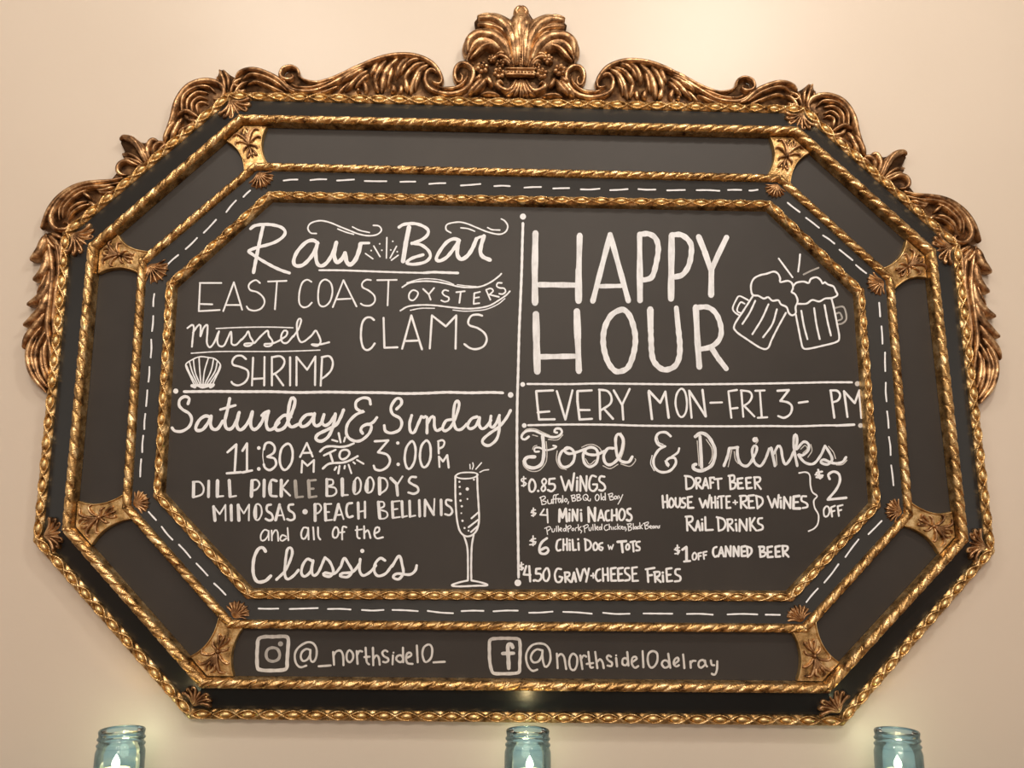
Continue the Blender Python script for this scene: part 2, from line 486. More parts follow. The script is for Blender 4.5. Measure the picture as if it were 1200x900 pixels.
cs.ridge([wp(*ccp(x, 476 + (x-600)*.02)) for x in (500, 560, 640, 695)], 9 * PX, .022, .006, (.9, .9))
cs.ridge([wp(*ccp(x, 458 + (x-600)*.02)) for x in (505, 560, 640, 690)], 3.5 * PX, .027, .004, (.9, .9))
cs.ridge([wp(*ccp(x, 495 + (x-600)*.02)) for x in (505, 560, 640, 690)], 3.5 * PX, .027, .004, (.9, .9))
for x in range(520, 690, 22): cs.dome(wp(*ccp(x, 477 + (x-600)*.02)), 1.6 * PX, .027, .003, 8)
for y in range(350, 450, 16): cs.dome(wp(*ccp(601, y)), 1.7 * PX, .0275, .004, 8)
for y in range(520, 620, 1000): pass
for x in (600, 615): cs.ridge([wp(*ccp(x - 2, 505)), wp(*ccp(x, 560)), wp(*ccp(x + (x - 605) * .4, 622))], 7 * PX, .014, .010)
mk('carved_leaves', cs.V, cs.F, G_CARVE, cz, True)
def rosette(x, y, r):
    q = Relief(); c0 = wp(*ccp(x, y)); rr = r * PX
    for k_ in range(6):
        a = k_ * math.pi / 3 + .3; c1 = c0 + Vector((math.cos(a), math.sin(a))) * rr * .62; q.dome(c1, rr * .42, .020, .006, 8)
    q.dome(c0, rr * .30, .024, .007, 8)
    mk('rosette', q.V, q.F, G_CARVE, cz, True)
for x, y, r_ in ((355, 437, 8.5), (462, 472, 8), (850, 452, 8.5), (735, 475, 8), (470, 415, 6), (700, 430, 6), (775, 385, 7), (415, 385, 5.5)): rosette(x, y, r_)

# corner brackets with foliage, and shells on both narrow bands
def bis_frame(Ra, Rb, k):
    u = (Ra[k] - Rb[k]); return u.normalized(), u.length
I2, O3 = inset(R2, .010), inset(R3, -.004)
for k in range(8):
    def along(R, sgn, d):
        q = R[(k + sgn) % 8]; return R[k] + (q - R[k]).normalized() * d
    a0, a1 = along(I2, -1, .040), along(I2, 1, .040); b0, b1 = along(O3, -1, .022), along(O3, 1, .022)
    # the rail covers the outer edge
    def arc(p, q, bulge, toward):
        mid = (p + q) / 2; mid = mid + (toward - mid).normalized() * bulge
        return [((1-t)**2) * p + 2*t*(1-t) * (mid * 2 - (p + q) / 2) + t*t * q for t in [i / 8 for i in range(9)]]
    cen = (I2[k] + O3[k]) / 2
    eL, eR = arc(a0, b0, .010, cen), arc(b1, a1, .010, cen)
    poly = [I2[k]] + eL + [O3[k]] + eR
    q = Relief(); base = HW; n = len(poly); hcl = .033
    for p in poly: q.V.append((p.x, -HW + .001, p.y))
    for p in poly: q.V.append((p.x, -hcl, p.y))
    from mathutils.geometry import tessellate_polygon
    for t in tessellate_polygon([[Vector((p.x, p.y, 0)) for p in poly]]): q.F.append(tuple(n + i for i in t))
    for i in range(n): q.F.append((i, (i+1) % n, n+(i+1) % n, n+i))
    br = mk('corner_bracket', q.V, q.F, G_RAIL, root)
    q = Relief(); q.ridge(eL, .0036, hcl - .003, .0068, (.9, .9)); q.ridge(eR, .0036, hcl - .003, .0068, (.9, .9))
    mk('bracket_rim', q.V, q.F, G_BEAD, br, True)
    u = (I2[k] - O3[k]).normalized(); L = (I2[k] - O3[k]).length; w_ = Vector((-u.y, u.x)); c0 = O3[k] + u * L * .50
    q = Relief()
    def F_(pts, w): q.ridge([c0 + u * a * L + w_ * b_ * L for a, b_ in pts], w, hcl, .0052)
    for s_ in (-1, 1):
        F_([(0, 0), (.18, .06 * s_), (.34, .20 * s_), (.30, .32 * s_)], .0062)
        F_([(.02, .02 * s_), (.12, .14 * s_), (.14, .28 * s_), (.04, .30 * s_)], .0052)
        F_([(0, 0), (-.08, .14 * s_), (-.16, .16 * s_)], .0050)
        F_([(-.08, 0), (-.20, .08 * s_), (-.30, .11 * s_), (-.26, .03 * s_)], .0048)
        F_([(.2, .05 * s_), (.36, .09 * s_), (.42, .02 * s_)], .0045)
        F_([(.0, .0), (.24, .04 * s_), (.34, .10 * s_)], .0045)
    F_([(-.02, 0), (-.18, 0), (-.34, 0)], .0055); F_([(.02, 0), (.2, 0), (.38, 0)], .0055)
    q.dome(c0, .0042, hcl + .002, .0055, 8)
    mk('carved_foliage', q.V, q.F, G_CARVE, br, True)
def plate2(R_, poly, h0, h1):
    b0 = len(R_.V); n = len(poly)
    for h in (h0, h1):
        for p in poly: R_.V.append((p.x, -h, p.y))
    R_.F.append(tuple(b0 + n + i for i in range(n)))
    for i in range(n): R_.F.append((b0+i, b0+(i+1) % n, b0+n+(i+1) % n, b0+n+i))
def shell(Ro, Ri, k, ho, hi, nl, spread, nm, curl):
    u = (Ri[k] - Ro[k]); L = u.length; u.normalize(); w_ = Vector((-u.y, u.x)); q = Relief()
    c0 = Ro[k] + u * L * .04
    fan = [c0 - u * .001] + [c0 + (u * math.cos(a) + w_ * math.sin(a)) * L * .74 for a in [spread * (i_ / 6 - 1) for i_ in range(13)]]
    plate2(q, fan, (ho + hi) / 2 - .004, (ho + hi) / 2 + .0015)
    for i in range(nl):
        t = i / (nl - 1) * 2 - 1; a = t * spread; r_ = L * (.90 - .16 * t * t)
        d = u * math.cos(a) + w_ * math.sin(a)
        d2 = u * math.cos(a * 1.25) + w_ * math.sin(a * 1.25)
        pts = [c0, c0 + d * r_ * .5, c0 + d2 * r_ * .95]
        if curl and abs(t) > .3: pts.append(c0 + d2 * r_ * .92 + (w_ * math.copysign(1, t)).normalized() * .005); pts.append(c0 + d2 * r_ * .72 + w_ * math.copysign(.004, t))
        hb = (ho + hi) / 2
        q.ridge(pts, (.0058 if curl else .0044), hb - .001, .0055 + .002 * (1 - abs(t)), (.4, .75))
    return q
for k in range(8):
    q = shell(inset(R3, .008), inset(R4, -.009), k, .031, .025, 9, .92, 'shell', False)
    mk('shell_ornament', q.V, q.F, G_CARVE, root, True)
    q = shell(inset(R1, .013), inset(R2, -.008), k, .019, .034, 7, .85, 'shell', True)
    mk('shell_ornament', q.V, q.F, G_CARVE, root, True)
# ---------------- hand lettering, traced word by word: "@ label | material | x0 y0 zoom | width"
# strokes: s smooth, l straight segments, c closed smooth, d dot (radius px); an optional number is the stroke width in px
TXT = """
@word Raw with a flourish, brush script|W|200 250 6|3.6
s 562,108 590,88 650,78 720,82 780,100 805,130 790,165 740,200 680,222 610,240 560,258 548,268 570,285 640,330 720,375 780,402 835,420
s 4 650,90 630,180 605,300 583,416
s 4.2 1035,210 1000,190 950,205 890,270 865,335 880,368 930,363 985,310 1022,245 1032,210
s 4.2 1032,205 1020,280 1030,350 1060,370 1100,345 1140,280 1165,205
s 4.6 1165,205 1150,290 1168,345 1200,325 1226,285
s 5 1226,280 1238,342 1265,360 1300,325 1325,262 1335,215
l 3 1338,210 1395,209
s 1.8 1025,142 985,138 965,105 985,70 1050,52 1120,65 1200,98 1260,122 1320,145 1390,158 1450,150 1482,120 1465,90 1425,85
s 1.6 1175,110 1230,132 1287,148
s 1.6 1278,95 1330,120 1398,135
@long underline under the raw bar heading|W|200 250 6|2.2
s 1045,400 1200,401 1400,408 1600,415 1800,420
s 3 1780,419 1850,414 1900,416 2020,420
@small burst of rays and dots|W|400 250 6|1.7
l 170,283 222,320
l 228,230 272,305
l 320,170 317,315
l 388,232 343,315
l 400,295 352,330
d 1 210,262
d 1 270,215
d 1 285,260
d 1 348,258
d 1 362,197
d 1 393,270
@word Bar with a flourish, brush script|W|400 250 6|3.6
s 405,98 440,78 510,72 570,88 610,118 603,155 560,188 495,213
s 495,210 560,222 612,262 625,305 590,342 520,358 470,355 462,342 500,315 575,292
l 5.5 476,98 455,200 434,336
s 4 830,190 790,180 740,205 690,270 668,320 690,335 740,310 790,250 825,195
s 4.6 825,192 815,260 820,302 845,323 885,300 920,250 950,180
s 3 950,178 980,165 1008,160
s 4.6 1003,160 985,220 978,270 995,305 1045,328
s 1.8 770,137 737,115 745,78 820,62 880,72 950,100 1030,132 1110,148 1155,130 1170,90 1150,55 1125,40
s 1.6 840,102 890,108 938,126
s 1.6 1028,100 1060,115 1115,118
@words EAST COAST, thin capitals|W|200 250 6|2.0
l 207,490 198,688
l 205,490 357,490
l 200,637 293,640
l 198,688 345,680
l 370,688 445,485 503,678
l 385,645 495,645
s 628,490 600,470 565,485 548,510 560,540 610,555 650,590 660,630 635,670 590,685 550,675 535,655
l 685,480 815,475
l 748,478 733,675
s 990,482 960,467 925,490 905,560 905,630 930,660 965,655 993,628
c 1085,466 1050,495 1037,570 1045,640 1080,655 1120,620 1138,550 1125,490
l 1140,660 1215,470 1307,655
l 1170,605 1265,600
s 1408,470 1375,468 1348,490 1350,520 1395,545 1432,580 1435,620 1405,648 1360,648 1337,635
l 1452,470 1590,468
l 1532,470 1525,648
@word OYSTERS in a waving banner|W|400 250 6|1.9
c 505,540 478,565 478,602 505,612 532,585 538,555
l 575,532 615,570
l 652,525 615,570 628,608
s 752,545 725,540 710,558 725,578 755,592 752,615 725,622 703,612
l 808,555 868,548
l 840,553 830,630
l 935,562 930,637 970,632
l 935,562 975,552
l 932,597 968,590
l 1018,540 1048,608
s 1018,538 1050,528 1068,545 1042,572
l 1042,572 1108,588
s 1128,490 1100,490 1092,512 1115,525 1145,528 1155,550 1135,568 1110,565
s 428,520 480,490 560,478 650,480 740,495 820,515 900,522 980,515 1050,485 1105,445 1125,425
s 1.2 460,488 560,462 660,463 740,480 790,500
s 1.2 815,502 880,510 950,515
s 415,685 470,655 560,645 660,648 760,660 860,670 950,668 1040,650 1110,610 1160,575 1185,548
s 1.3 485,682 560,668 655,668
s 1.3 785,680 860,688 940,685 1020,675 1100,640 1150,600
@word Mussels between two thin lines, script|W|200 380 6|2.2
s 118,27 150,5 163,20 156,90 150,158
s 157,60 190,12 210,8 210,85
s 210,85 232,25 258,5 258,60 255,130 275,162 305,130 335,60
s 340,50 328,110 340,150 375,150 405,90 425,52 428,100 430,138 460,145 500,105
s 500,110 530,75 546,50 560,90 580,125 560,150 525,152 520,138 590,132
s 590,132 640,78 682,45 690,80 716,120 705,150 668,155 660,140 720,134 780,108
s 770,110 812,82 820,52 798,45 778,80 785,125 820,130 862,82
s 862,88 900,30 918,-30 902,-38 888,0 893,80 915,125 945,118
s 945,118 990,80 1018,45 1032,60 1055,120 1030,152 990,142 1050,142 1115,127
s 1.4 320,30 500,22 700,20 860,25
s 1.4 145,204 350,192 700,192 900,188 1050,182
@word SHRIMP, tall thin capitals|W|200 380 6|2.4
s 530,245 500,222 460,225 435,255 440,285 490,300 540,325 545,370 520,410 475,430 440,420 428,405
l 580,235 572,430
l 660,230 658,430
l 578,385 655,380
l 712,230 712,430
s 712,232 770,225 800,255 788,300 745,340 715,355
l 735,350 792,430
l 840,232 840,430
l 885,430 885,230 960,320 1018,227 1015,428
l 1065,230 1055,432
s 1062,232 1115,225 1140,265 1130,320 1095,360 1060,385
@small drawing of a scallop shell|W|200 380 6|1.6
s 165,425 140,370 108,300 112,275 150,250 190,232 225,228 270,235 310,243 348,280 345,320 320,370 295,425
s 178,420 135,345 112,290
s 188,415 152,335 132,262
s 203,415 172,335 160,248
s 213,415 205,320 200,232
s 228,415 238,330 265,238
s 243,415 285,325 302,245
s 258,415 312,330 328,262
s 275,420 330,335 347,292
s 3.2 155,435 190,430 225,443 265,432 302,425
l 2.6 165,428 290,424
l 4 150,432 170,440
l 4 280,440 298,428
@dividing line with end dots under the raw bar list|W|200 380 6|3.2
d 3.1 36,470
s 95,474 300,472 500,474 700,474 900,480 1100,477 1300,480 1500,482 1650,488 1800,485 1950,479 2100,483 2250,480 2335,483
d 3.3 2390,497
@word CLAMS, thin capitals|W|400 380 6|2.45
s 230,-30 205,-48 170,-42 145,0 138,90 152,160 180,182 210,168 235,135
l 297,-45 303,165 395,162
l 428,172 492,-62 567,176
l 455,118 535,115
l 622,170 637,-62 735,15 808,-62 803,172
s 990,-60 960,-68 915,-60 892,-20 903,8 960,28 1008,65 1022,110 1000,155 950,175 905,168 865,140
@word Saturday, brush script|W|200 380 6|3.8
s 3.4 122,560 130,522 100,508 65,530 60,570 85,600 130,628 148,670 130,720 80,752 30,750 10,728
s 275,652 245,645 205,670 178,720 185,746 225,740 265,690 285,645
s 285,645 280,700 295,735 330,735 368,680
s 415,522 400,600 382,680 392,730 425,735 458,690 482,620
l 3 350,600 455,570
s 482,620 465,700 480,740 510,733 550,680 575,615
s 575,615 562,700 580,738 610,730 645,680 662,625
s 3.4 640,642 665,620 690,610
s 688,612 672,690 685,738 720,735 762,690
s 845,652 800,640 760,672 735,715 750,745 800,725 840,650 870,570 872,528 850,520 832,580 825,680 850,722 905,700
s 995,632 950,640 912,685 920,718 960,708 1000,660 1012,628
s 1012,628 1005,690 1025,715 1058,695 1078,638
s 1078,635 1065,690 1088,712 1122,690 1158,635
s 1158,630 1145,710 1110,788 1060,822 1022,808 1035,775 1100,742 1165,706 1197,650 1216,602
@ampersand between the two weekend days|W|400 380 6|3.4
s 205,562 195,525 150,518 105,545 105,590 140,612 158,612 100,638 45,700 36,770 70,812 130,820 190,775 212,722 192,702 150,718 137,745 150,768
s 190,706 225,688 250,656
@word Sunday, brush script|W|400 380 6|3.4
s 388,597 422,560 418,527 385,525 350,580 360,630 410,660 425,700 405,745 350,765 310,750 302,712
s 495,640 480,700 487,755 512,760 540,700 562,650
s 562,648 580,655 602,655 602,765
s 604,700 630,655 652,655 655,720 672,748 710,730
s 772,670 735,680 712,730 730,750 770,722 805,650 828,570 818,540 798,560 788,650 803,730 840,740 885,700
s 955,650 915,665 888,710 905,735 945,715 972,655
s 972,655 970,710 990,735 1020,720 1052,675
s 1052,645 1045,708 1065,725 1092,690 1112,640
s 1110,650 1110,740 1090,810 1040,852 1000,842 995,812 1040,770 1110,720 1160,660 1190,605
@opening time 11:30|W|200 500 6|2.8
l 400,180 462,125 450,325
l 395,328 495,320
l 505,170 537,118 537,315
l 505,322 572,308
d 2.2 620,150
d 2.2 620,297
s 655,160 668,120 700,112 730,140 725,182 680,212
s 680,212 730,225 740,270 700,305 665,290 655,265
s 1.0 656,130 648,200 655,260
c 815,122 778,160 767,240 785,295 815,300 850,250 858,180 842,130
@stacked letters A M|W|200 500 6|2.45
l 910,213 958,115 998,210
l 930,185 990,183
l 920,322 925,240 962,275 1008,235 1005,318
@word TO between wavy lines with rays|W|370 500 12|2.6
s 60,350 130,290 220,275 350,285 450,270 535,235
l 2.4 115,405 280,325
l 2.6 200,372 238,488
c 2.6 400,325 350,350 335,420 370,460 430,440 475,380 455,335
s 100,590 170,530 250,512 380,505 480,475 590,415
l 2.2 230,185 305,208
l 2.4 322,90 350,220
l 2.2 415,150 397,210
l 2.2 580,468 672,522
l 2.2 530,500 552,520
l 2.2 462,535 502,655
l 2.4 410,552 404,588
l 2.4 335,552 318,658
l 2.4 290,570 265,608
@closing time 3:00|W|400 500 6|2.8
l 235,103 330,97 258,180
s 258,180 318,195 342,235 325,280 280,307 240,300 228,275
d 2 397,115
d 2.1 400,265
c 490,105 457,150 446,230 462,290 487,292 515,240 522,160 508,110
c 592,100 562,140 553,220 572,282 602,275 626,220 626,140 610,103
@stacked letters P M|W|400 500 6|2.4
l 682,105 685,188
s 680,103 710,95 725,110 715,140 688,154
l 690,283 686,210 715,245 745,200 755,288
@words DILL PICKLE, the last two letters faded|2|200 500 6|2.2
l 4 162,392 160,493
s 155,388 205,390 232,430 220,475 162,497
l 3.4 268,382 266,493
l 4 330,380 328,490
l 329,492 370,488
l 4 412,378 418,490
l 415,495 460,487
l 4 572,380 568,490
s 568,378 605,375 625,405 605,440 570,450
l 3.5 658,375 656,490
s 3 745,382 710,376 694,430 704,482 745,490
l 4 702,400 702,465
l 4 778,377 778,488
l 826,378 785,430 840,485
@faded letters L E of the word pickle|G|200 500 6|2.6
l 4 876,382 884,495
l 882,497 930,492
l 4 970,380 975,495
l 970,380 1020,375
l 975,437 1005,436
l 975,497 1025,490
@word BLOODYS, thick-stemmed capitals|2|200 500 6|2.2
l 3.5 1098,370 1098,485
s 1100,370 1138,375 1140,405 1105,420 1155,430 1165,462 1140,485 1100,488
l 4 1206,368 1208,482
l 1208,482 1246,480
c 1308,360 1287,400 1284,450 1300,475 1330,452 1338,400 1325,365
l 3.4 1293,385 1292,455
c 1395,357 1374,395 1370,440 1386,465 1416,450 1428,400 1414,362
l 4 1382,382 1381,448
l 4 1468,362 1470,473
s 1466,360 1505,365 1525,400 1515,440 1470,475
l 3.4 1547,362 1588,402 1596,482
l 1630,350 1590,412
s 2.8 1725,355 1690,355 1675,385 1700,405 1735,425 1740,455 1710,472 1672,463
@word MIMOSAS, thick-stemmed capitals|2|200 500 6|2.0
l 3.6 302,562 312,660
l 300,558 345,615 385,550 387,660
l 3.5 425,553 428,658
l 4 475,552 480,658
l 475,550 515,610 552,548 550,660
c 605,545 587,590 592,645 617,655 640,610 633,558
l 3.4 598,562 598,640
s 2.8 705,548 680,555 677,590 710,615 718,648 695,660 668,648
l 3.4 738,657 766,548
l 766,545 800,655
l 748,625 792,622
s 2.8 862,547 832,552 832,585 865,610 870,645 845,658 820,650
d 3.2 945,598
@words PEACH BELLINIS, thick-stemmed capitals|2|200 500 6|2.0
l 3.8 1015,547 1016,660
s 1010,545 1045,545 1060,575 1040,605 1015,612
l 3.6 1085,545 1090,658
l 1085,545 1130,543
l 1088,600 1115,600
l 1090,660 1135,655
l 3.4 1152,655 1180,545
l 1180,542 1216,650
l 1160,622 1206,618
s 2.8 1275,537 1245,545 1235,590 1248,635 1280,630
l 3.2 1318,535 1321,645
l 2.6 1366,528 1367,640
l 1320,600 1365,590
l 3.6 1460,530 1470,643
s 1456,530 1495,530 1500,560 1465,580 1515,598 1525,625 1505,645 1470,648
l 3.2 1558,528 1563,640
l 1558,528 1610,522
l 1560,583 1595,578
l 1562,642 1612,635
l 3.2 1626,525 1631,635
l 1630,636 1662,628
l 3.2 1680,523 1683,632
l 1682,633 1720,625
l 3.2 1748,518 1751,630
l 3 1787,628 1789,520
l 3 1789,515 1850,620
l 1850,620 1855,508
l 3.2 1901,515 1903,620
s 2.6 1975,520 1940,515 1938,545 1970,570 1980,600 1960,622 1930,615
@words and all of the, small print letters|W|200 500 6|1.9
s 690,735 660,725 635,760 637,798 660,798 685,765 690,732
l 690,732 690,798
l 710,730 712,800
s 712,765 735,728 752,740 757,803
s 812,772 785,762 770,790 785,803 815,785
l 822,712 828,800
s 2.2 960,712 935,710 918,750 925,785 945,785 965,745 967,712
l 2.2 967,712 970,793
l 2.2 1002,708 1008,793
s 2.2 1036,708 1038,770 1052,793
c 2.2 1160,706 1141,735 1143,775 1165,780 1180,750 1176,718
s 2.2 1236,708 1213,702 1206,735 1206,793
l 1190,745 1222,740
s 2.2 1311,702 1313,775 1330,785
l 1300,728 1345,722
l 2.2 1360,700 1362,785
s 2.2 1362,748 1385,728 1396,748 1405,783
s 2.2 1433,752 1465,735 1465,710 1442,712 1432,755 1450,785 1493,778
@word Classics, large script|W|280 620 3.75|3.2
s 3.8 117,98 105,82 85,88 66,130 63,192 80,230 115,228 140,206
s 165,222 205,180 233,115 230,84 213,90 205,140 202,200 215,220 240,205 262,180
s 322,140 300,132 280,160 275,195 290,208 315,185 326,138
s 326,138 320,185 330,204 350,188 378,125
s 378,125 400,145 415,185 400,208 372,202 378,192 420,195 448,165
s 448,165 462,128 480,150 497,185 478,210 445,206 455,194 500,188 530,152
s 533,132 530,180 545,204 575,190 602,160
d 2.5 542,96
s 642,138 622,128 600,150 595,185 612,206 645,195 672,160
s 672,165 704,118 718,160 722,195 702,220 678,212 695,196 750,200 775,182 781,160
@drawing of a champagne flute with bubbles|W|500 530 5.294|2.2
c 1.8 180,147 205,130 250,125 300,128 318,140 290,158 240,164 200,160
s 178,148 178,250 182,350 190,430 207,490 240,520 280,515 312,480 325,420 322,330 316,230 313,140
s 230,515 252,590 256,700 256,795
s 292,512 280,580 276,700 277,795
s 256,795 200,808 155,825 200,832 300,828 378,825 340,808 277,795
d 1.2 203,183
d 1.3 205,215
d 1.5 208,258
d 1.4 210,300
d 1.4 218,335
d 1 215,378
d 1.4 222,425
d 1.2 235,470
d 1.1 260,487
d 1.2 293,170
d 2 252,228
d 1.1 253,290
l 2.2 278,410 318,375
l 2.2 260,465 320,418
l 2.2 275,495 320,455
l 1.3 268,75 270,103
s 1.4 286,65 290,85 283,105
l 1.5 340,65 305,105
s 1.4 330,124 355,112 385,108
@long upright dividing line with end dots|W|600 250 6|3
d 3.6 77,23
s 77,70 72,240 68,400 60,600 50,840 44,1080 36,1380 35,1740 40,2100 44,2400 46,2560
d 4 41,2598
@word HAPPY, very large capitals|2|600 250 6|6.3
l 7.4 165,140 160,400 162,630
l 6.6 476,155 470,400
l 7.8 468,400 468,615
l 190,502 440,505
l 568,618 690,150
l 690,150 818,615
l 5 620,513 768,510
l 6.2 897,155 898,330
l 7 898,330 900,612
s 897,148 960,145 1008,175 1028,240 1018,330 988,440 945,466 915,468
l 7.4 1122,160 1118,600
s 1122,152 1190,152 1245,195 1262,250 1245,360 1200,430 1145,448
l 6.6 1312,165 1355,270 1395,390
l 6.6 1508,170 1450,290 1405,390
l 7 1402,400 1400,575
@word HOUR, very large capitals|2|600 350 6|6.5
l 8 168,110 172,300 178,512
l 8 456,90 462,280
l 7 462,280 470,510
l 6.2 200,409 440,405
c 760,80 695,120 650,210 642,320 668,430 712,498 755,513 818,480 858,370 866,260 838,145 800,88
l 7.4 972,75 974,200
s 974,200 985,400 1020,470 1075,500 1140,478 1173,420 1180,330 1168,200
l 5.8 1168,200 1155,65
l 7 1292,60 1304,300 1317,480
s 6 1296,62 1380,62 1440,115 1470,210 1458,285 1400,338 1312,358
l 6.2 1405,350 1450,420 1506,492
@drawing of two clinking beer mugs|W|800 250 6|2.2
c 490,572 480,510 500,460 545,435 590,425 640,410 670,425 685,460 686,484 740,475 770,495 775,530 765,553 790,570 808,615 793,660 795,700 770,718 745,700 730,660 690,640 672,612 630,615 600,590 570,600 530,580
s 494,580 430,680 364,785 375,830 450,885 550,948 598,948 625,890 670,800 725,700
s 1.9 460,610 400,582 375,610 352,665 365,695 402,720
s 1.9 435,636 408,625 385,665 385,690 410,702
s 510,615 470,700 420,778
s 603,640 555,745 490,850
s 662,675 630,780 565,872
s 775,515 800,488 850,480 886,490 900,462 940,450 970,470 983,494 1000,485 1020,500 1060,515 1075,545 1087,575 1050,595 1000,600 960,620 910,610 870,635 810,637
s 795,712 812,800 832,900 845,945 880,953 980,932 1080,905 1100,872 1085,780 1062,665 1045,598
s 834,685 852,790 877,885
s 924,667 940,780 963,885
s 997,645 1018,760 1042,860
l 2 675,318 772,450
l 2 825,288 820,350 812,410
@thin grey handle of the right beer mug|G|800 250 6|2
s 1068,666 1125,656 1145,690 1150,745 1120,775 1085,780
s 1080,705 1105,700 1120,740 1090,755
l 2 850,430 900,405 955,383
@upper line of the opening hours band|W|600 350 6|2.4
d 2.8 75,603
s 108,600 400,601 600,597 900,600 1200,603 1500,601 1800,597 2060,592 2200,589 2390,589
@lower line of the opening hours band|W|600 490 6|2.4
d 2.8 86,52
s 113,50 400,45 700,47 900,53 1200,56 1500,58 1800,56 2000,58 2200,52 2320,52
l 3 2280,53 2405,46
@pale end dots of the opening hours band|P|820 370 6|2
d 3 1108,478
d 2.8 1130,772
@word EVERY, thin capitals|W|600 350 6|2.6
l 170,650 178,740 190,850
l 170,650 288,645
l 180,800 262,793
l 190,850 300,848
l 315,650 375,850 425,645
l 3 460,652 460,720 475,850
l 460,650 560,645
l 470,783 545,783
l 475,850 562,845
l 615,642 620,848
s 612,640 670,650 698,690 690,740 625,785
l 650,778 710,845
l 715,645 772,745
l 827,635 775,745 782,850
@words MON-FRI, thin capitals|W|780 440 5|2.4
l 3 -99,96 -80,255
l 2.8 -98,90 -32,160 -2,95 18,248
c 90,78 65,110 58,170 75,230 98,243 120,210 124,150 112,95
l 152,248 138,90
l 2.8 138,90 235,240 216,85
l 262,160 330,158
l 368,95 385,248
l 368,93 418,85
l 380,195 422,190
l 443,88 455,242
s 440,88 490,95 505,120 490,155 452,182
l 462,180 520,240
l 525,90 580,88
l 552,90 563,245
l 540,248 595,245
@hours 3- with a gap before PM|W|780 440 5|2.6
l 655,90 722,85 672,150
s 672,148 720,160 740,185 730,225 695,248 660,238
l 780,160 832,153
l 967,92 988,248
s 965,88 1005,90 1022,115 1010,145 978,158
l 1065,243 1045,92 1108,162 1135,88 1147,248
@word Food, script with thin shadow lines|W|600 490 6|3.0
s 2.8 118,130 90,150 68,140 75,112 110,90 160,90 210,112 270,132 320,130 350,102 340,76 308,75 298,97 316,102
s 4 215,125 222,200 222,270 205,325 155,350 105,338 88,300 110,275 160,272
s 2.2 190,235 160,235 160,212 190,207 240,225 290,215 313,200 290,193
s 3.2 395,212 350,235 330,290 347,335 385,343 428,310 440,255 420,218 385,208 368,228 400,250 460,238 520,215
s 3.2 520,218 500,260 510,315 545,342 590,318 605,262 590,218 550,205 510,225 530,252 590,258 650,232
s 3.4 712,212 672,215 645,262 655,312 690,328 740,292 773,220 780,150 752,112 730,135 730,205 742,270 772,305 820,308 845,272
@thin shadow outline of the word Food|P|600 490 6|1.1
s 70,108 105,78 160,76 220,102 262,120
s 255,150 320,152 358,118
s 145,118 180,128
s 240,165 246,250 236,315 190,368 130,372 85,340 75,300
s 145,220 152,200 175,192
s 318,230 312,290 335,345 382,362
s 432,290 415,320 395,332
s 490,205 530,188 570,186 610,205 632,235
s 516,285 545,325 585,295
s 765,103 790,150 786,220 762,290
s 640,335 690,355 745,325
s 765,322 830,338 868,300 865,285
@ampersand between the script food and drinks words|W|600 490 6|3
s 1115,127 1080,100 1030,107 1010,150 1030,187 1060,200 1078,196 1030,225 995,290 1005,350 1050,380 1110,370 1150,322 1145,282 1110,280 1085,302 1100,330
s 2.6 1125,270 1165,242 1175,212
s 1.1 1020,130 1032,170 1062,185
s 1.1 985,262 975,320 1000,370
s 1.1 1075,300 1085,330 1100,342
@word Drinks, script with thin shadow lines|2|800 490 6|3.1
l 3.8 122,130 133,345
s 4 88,130 130,105 180,130 222,205 225,270 200,335 130,370 80,357 75,332 92,325
s 3.4 290,335 315,270 328,212
s 3.2 328,212 370,208 388,205
s 3.4 385,205 385,260 405,318 450,337 492,295
s 480,305 515,242 520,202 502,195 488,235 505,310 545,337 580,290 608,215
d 3.2 508,152
l 3.4 622,210 648,335
s 640,250 670,197 690,210 702,280 722,325 755,290 778,240
s 775,250 802,180 800,122 785,122 780,180 790,260 805,335
s 802,218 850,167 885,185 880,230 840,262 812,257 860,312 920,320 970,262 1000,195
s 1000,195 1030,240 1050,290 1020,325 972,312 990,292 1060,317 1120,310 1148,275
@thin shadow outline of the word Drinks|P|800 490 6|1.1
l 102,160 115,335
s 165,150 205,215 205,280 185,320
l 345,225 320,342
s 362,235 370,290 390,320
l 655,240 662,330
s 830,218 860,192 875,215 845,245
s 900,185 908,230 880,275
s 1025,198 1060,240 1075,285
s 1080,330 1125,325 1155,295
s 520,135 530,160 515,178
@price and words 0.85 WINGS|W|600 490 6|2.5
s 1.8 97,425 70,427 68,442 95,455 95,470 68,475
l 1.8 82,412 82,480
l 1.8 66,440 100,460
c 137,430 120,465 126,512 150,515 165,482 157,445
d 1.5 184,512
c 2.2 228,425 210,445 225,468 242,445
c 2.2 225,470 206,497 218,515 235,498
l 300,425 263,428 260,463
s 260,463 295,465 302,492 278,515 252,505
l 345,412 375,508 400,438 420,508 437,388
l 458,440 456,510
d 1.4 459,420
l 480,512 481,408 522,512 525,408
s 590,412 562,405 544,445 547,498 575,513 598,490
l 598,488 598,466 570,466
s 650,412 622,410 614,440 645,465 655,493 635,510 612,505
@small script words Buffalo, BBQ, Old Bay|W|600 490 6|1.25
l 200,555 212,608
s 195,560 225,548 235,562 212,580 240,587 235,603 210,608
s 250,575 255,600 275,598 279,572
l 279,575 282,600
s 310,540 292,545 290,600
l 282,572 305,568
s 325,535 309,545 308,598
l 300,570 330,565
s 342,566 325,575 332,595 345,575
l 345,570 350,595
l 356,545 358,590
c 378,565 368,578 378,590 388,575
l 398,588 393,602
l 418,545 425,585
s 415,545 440,540 440,555 422,562 448,567 445,580 425,585
l 455,540 460,582
s 453,540 475,536 477,550 460,558 485,564 482,575 460,582
c 520,535 500,550 505,575 525,575 535,552
l 515,560 542,582
l 552,568 549,582
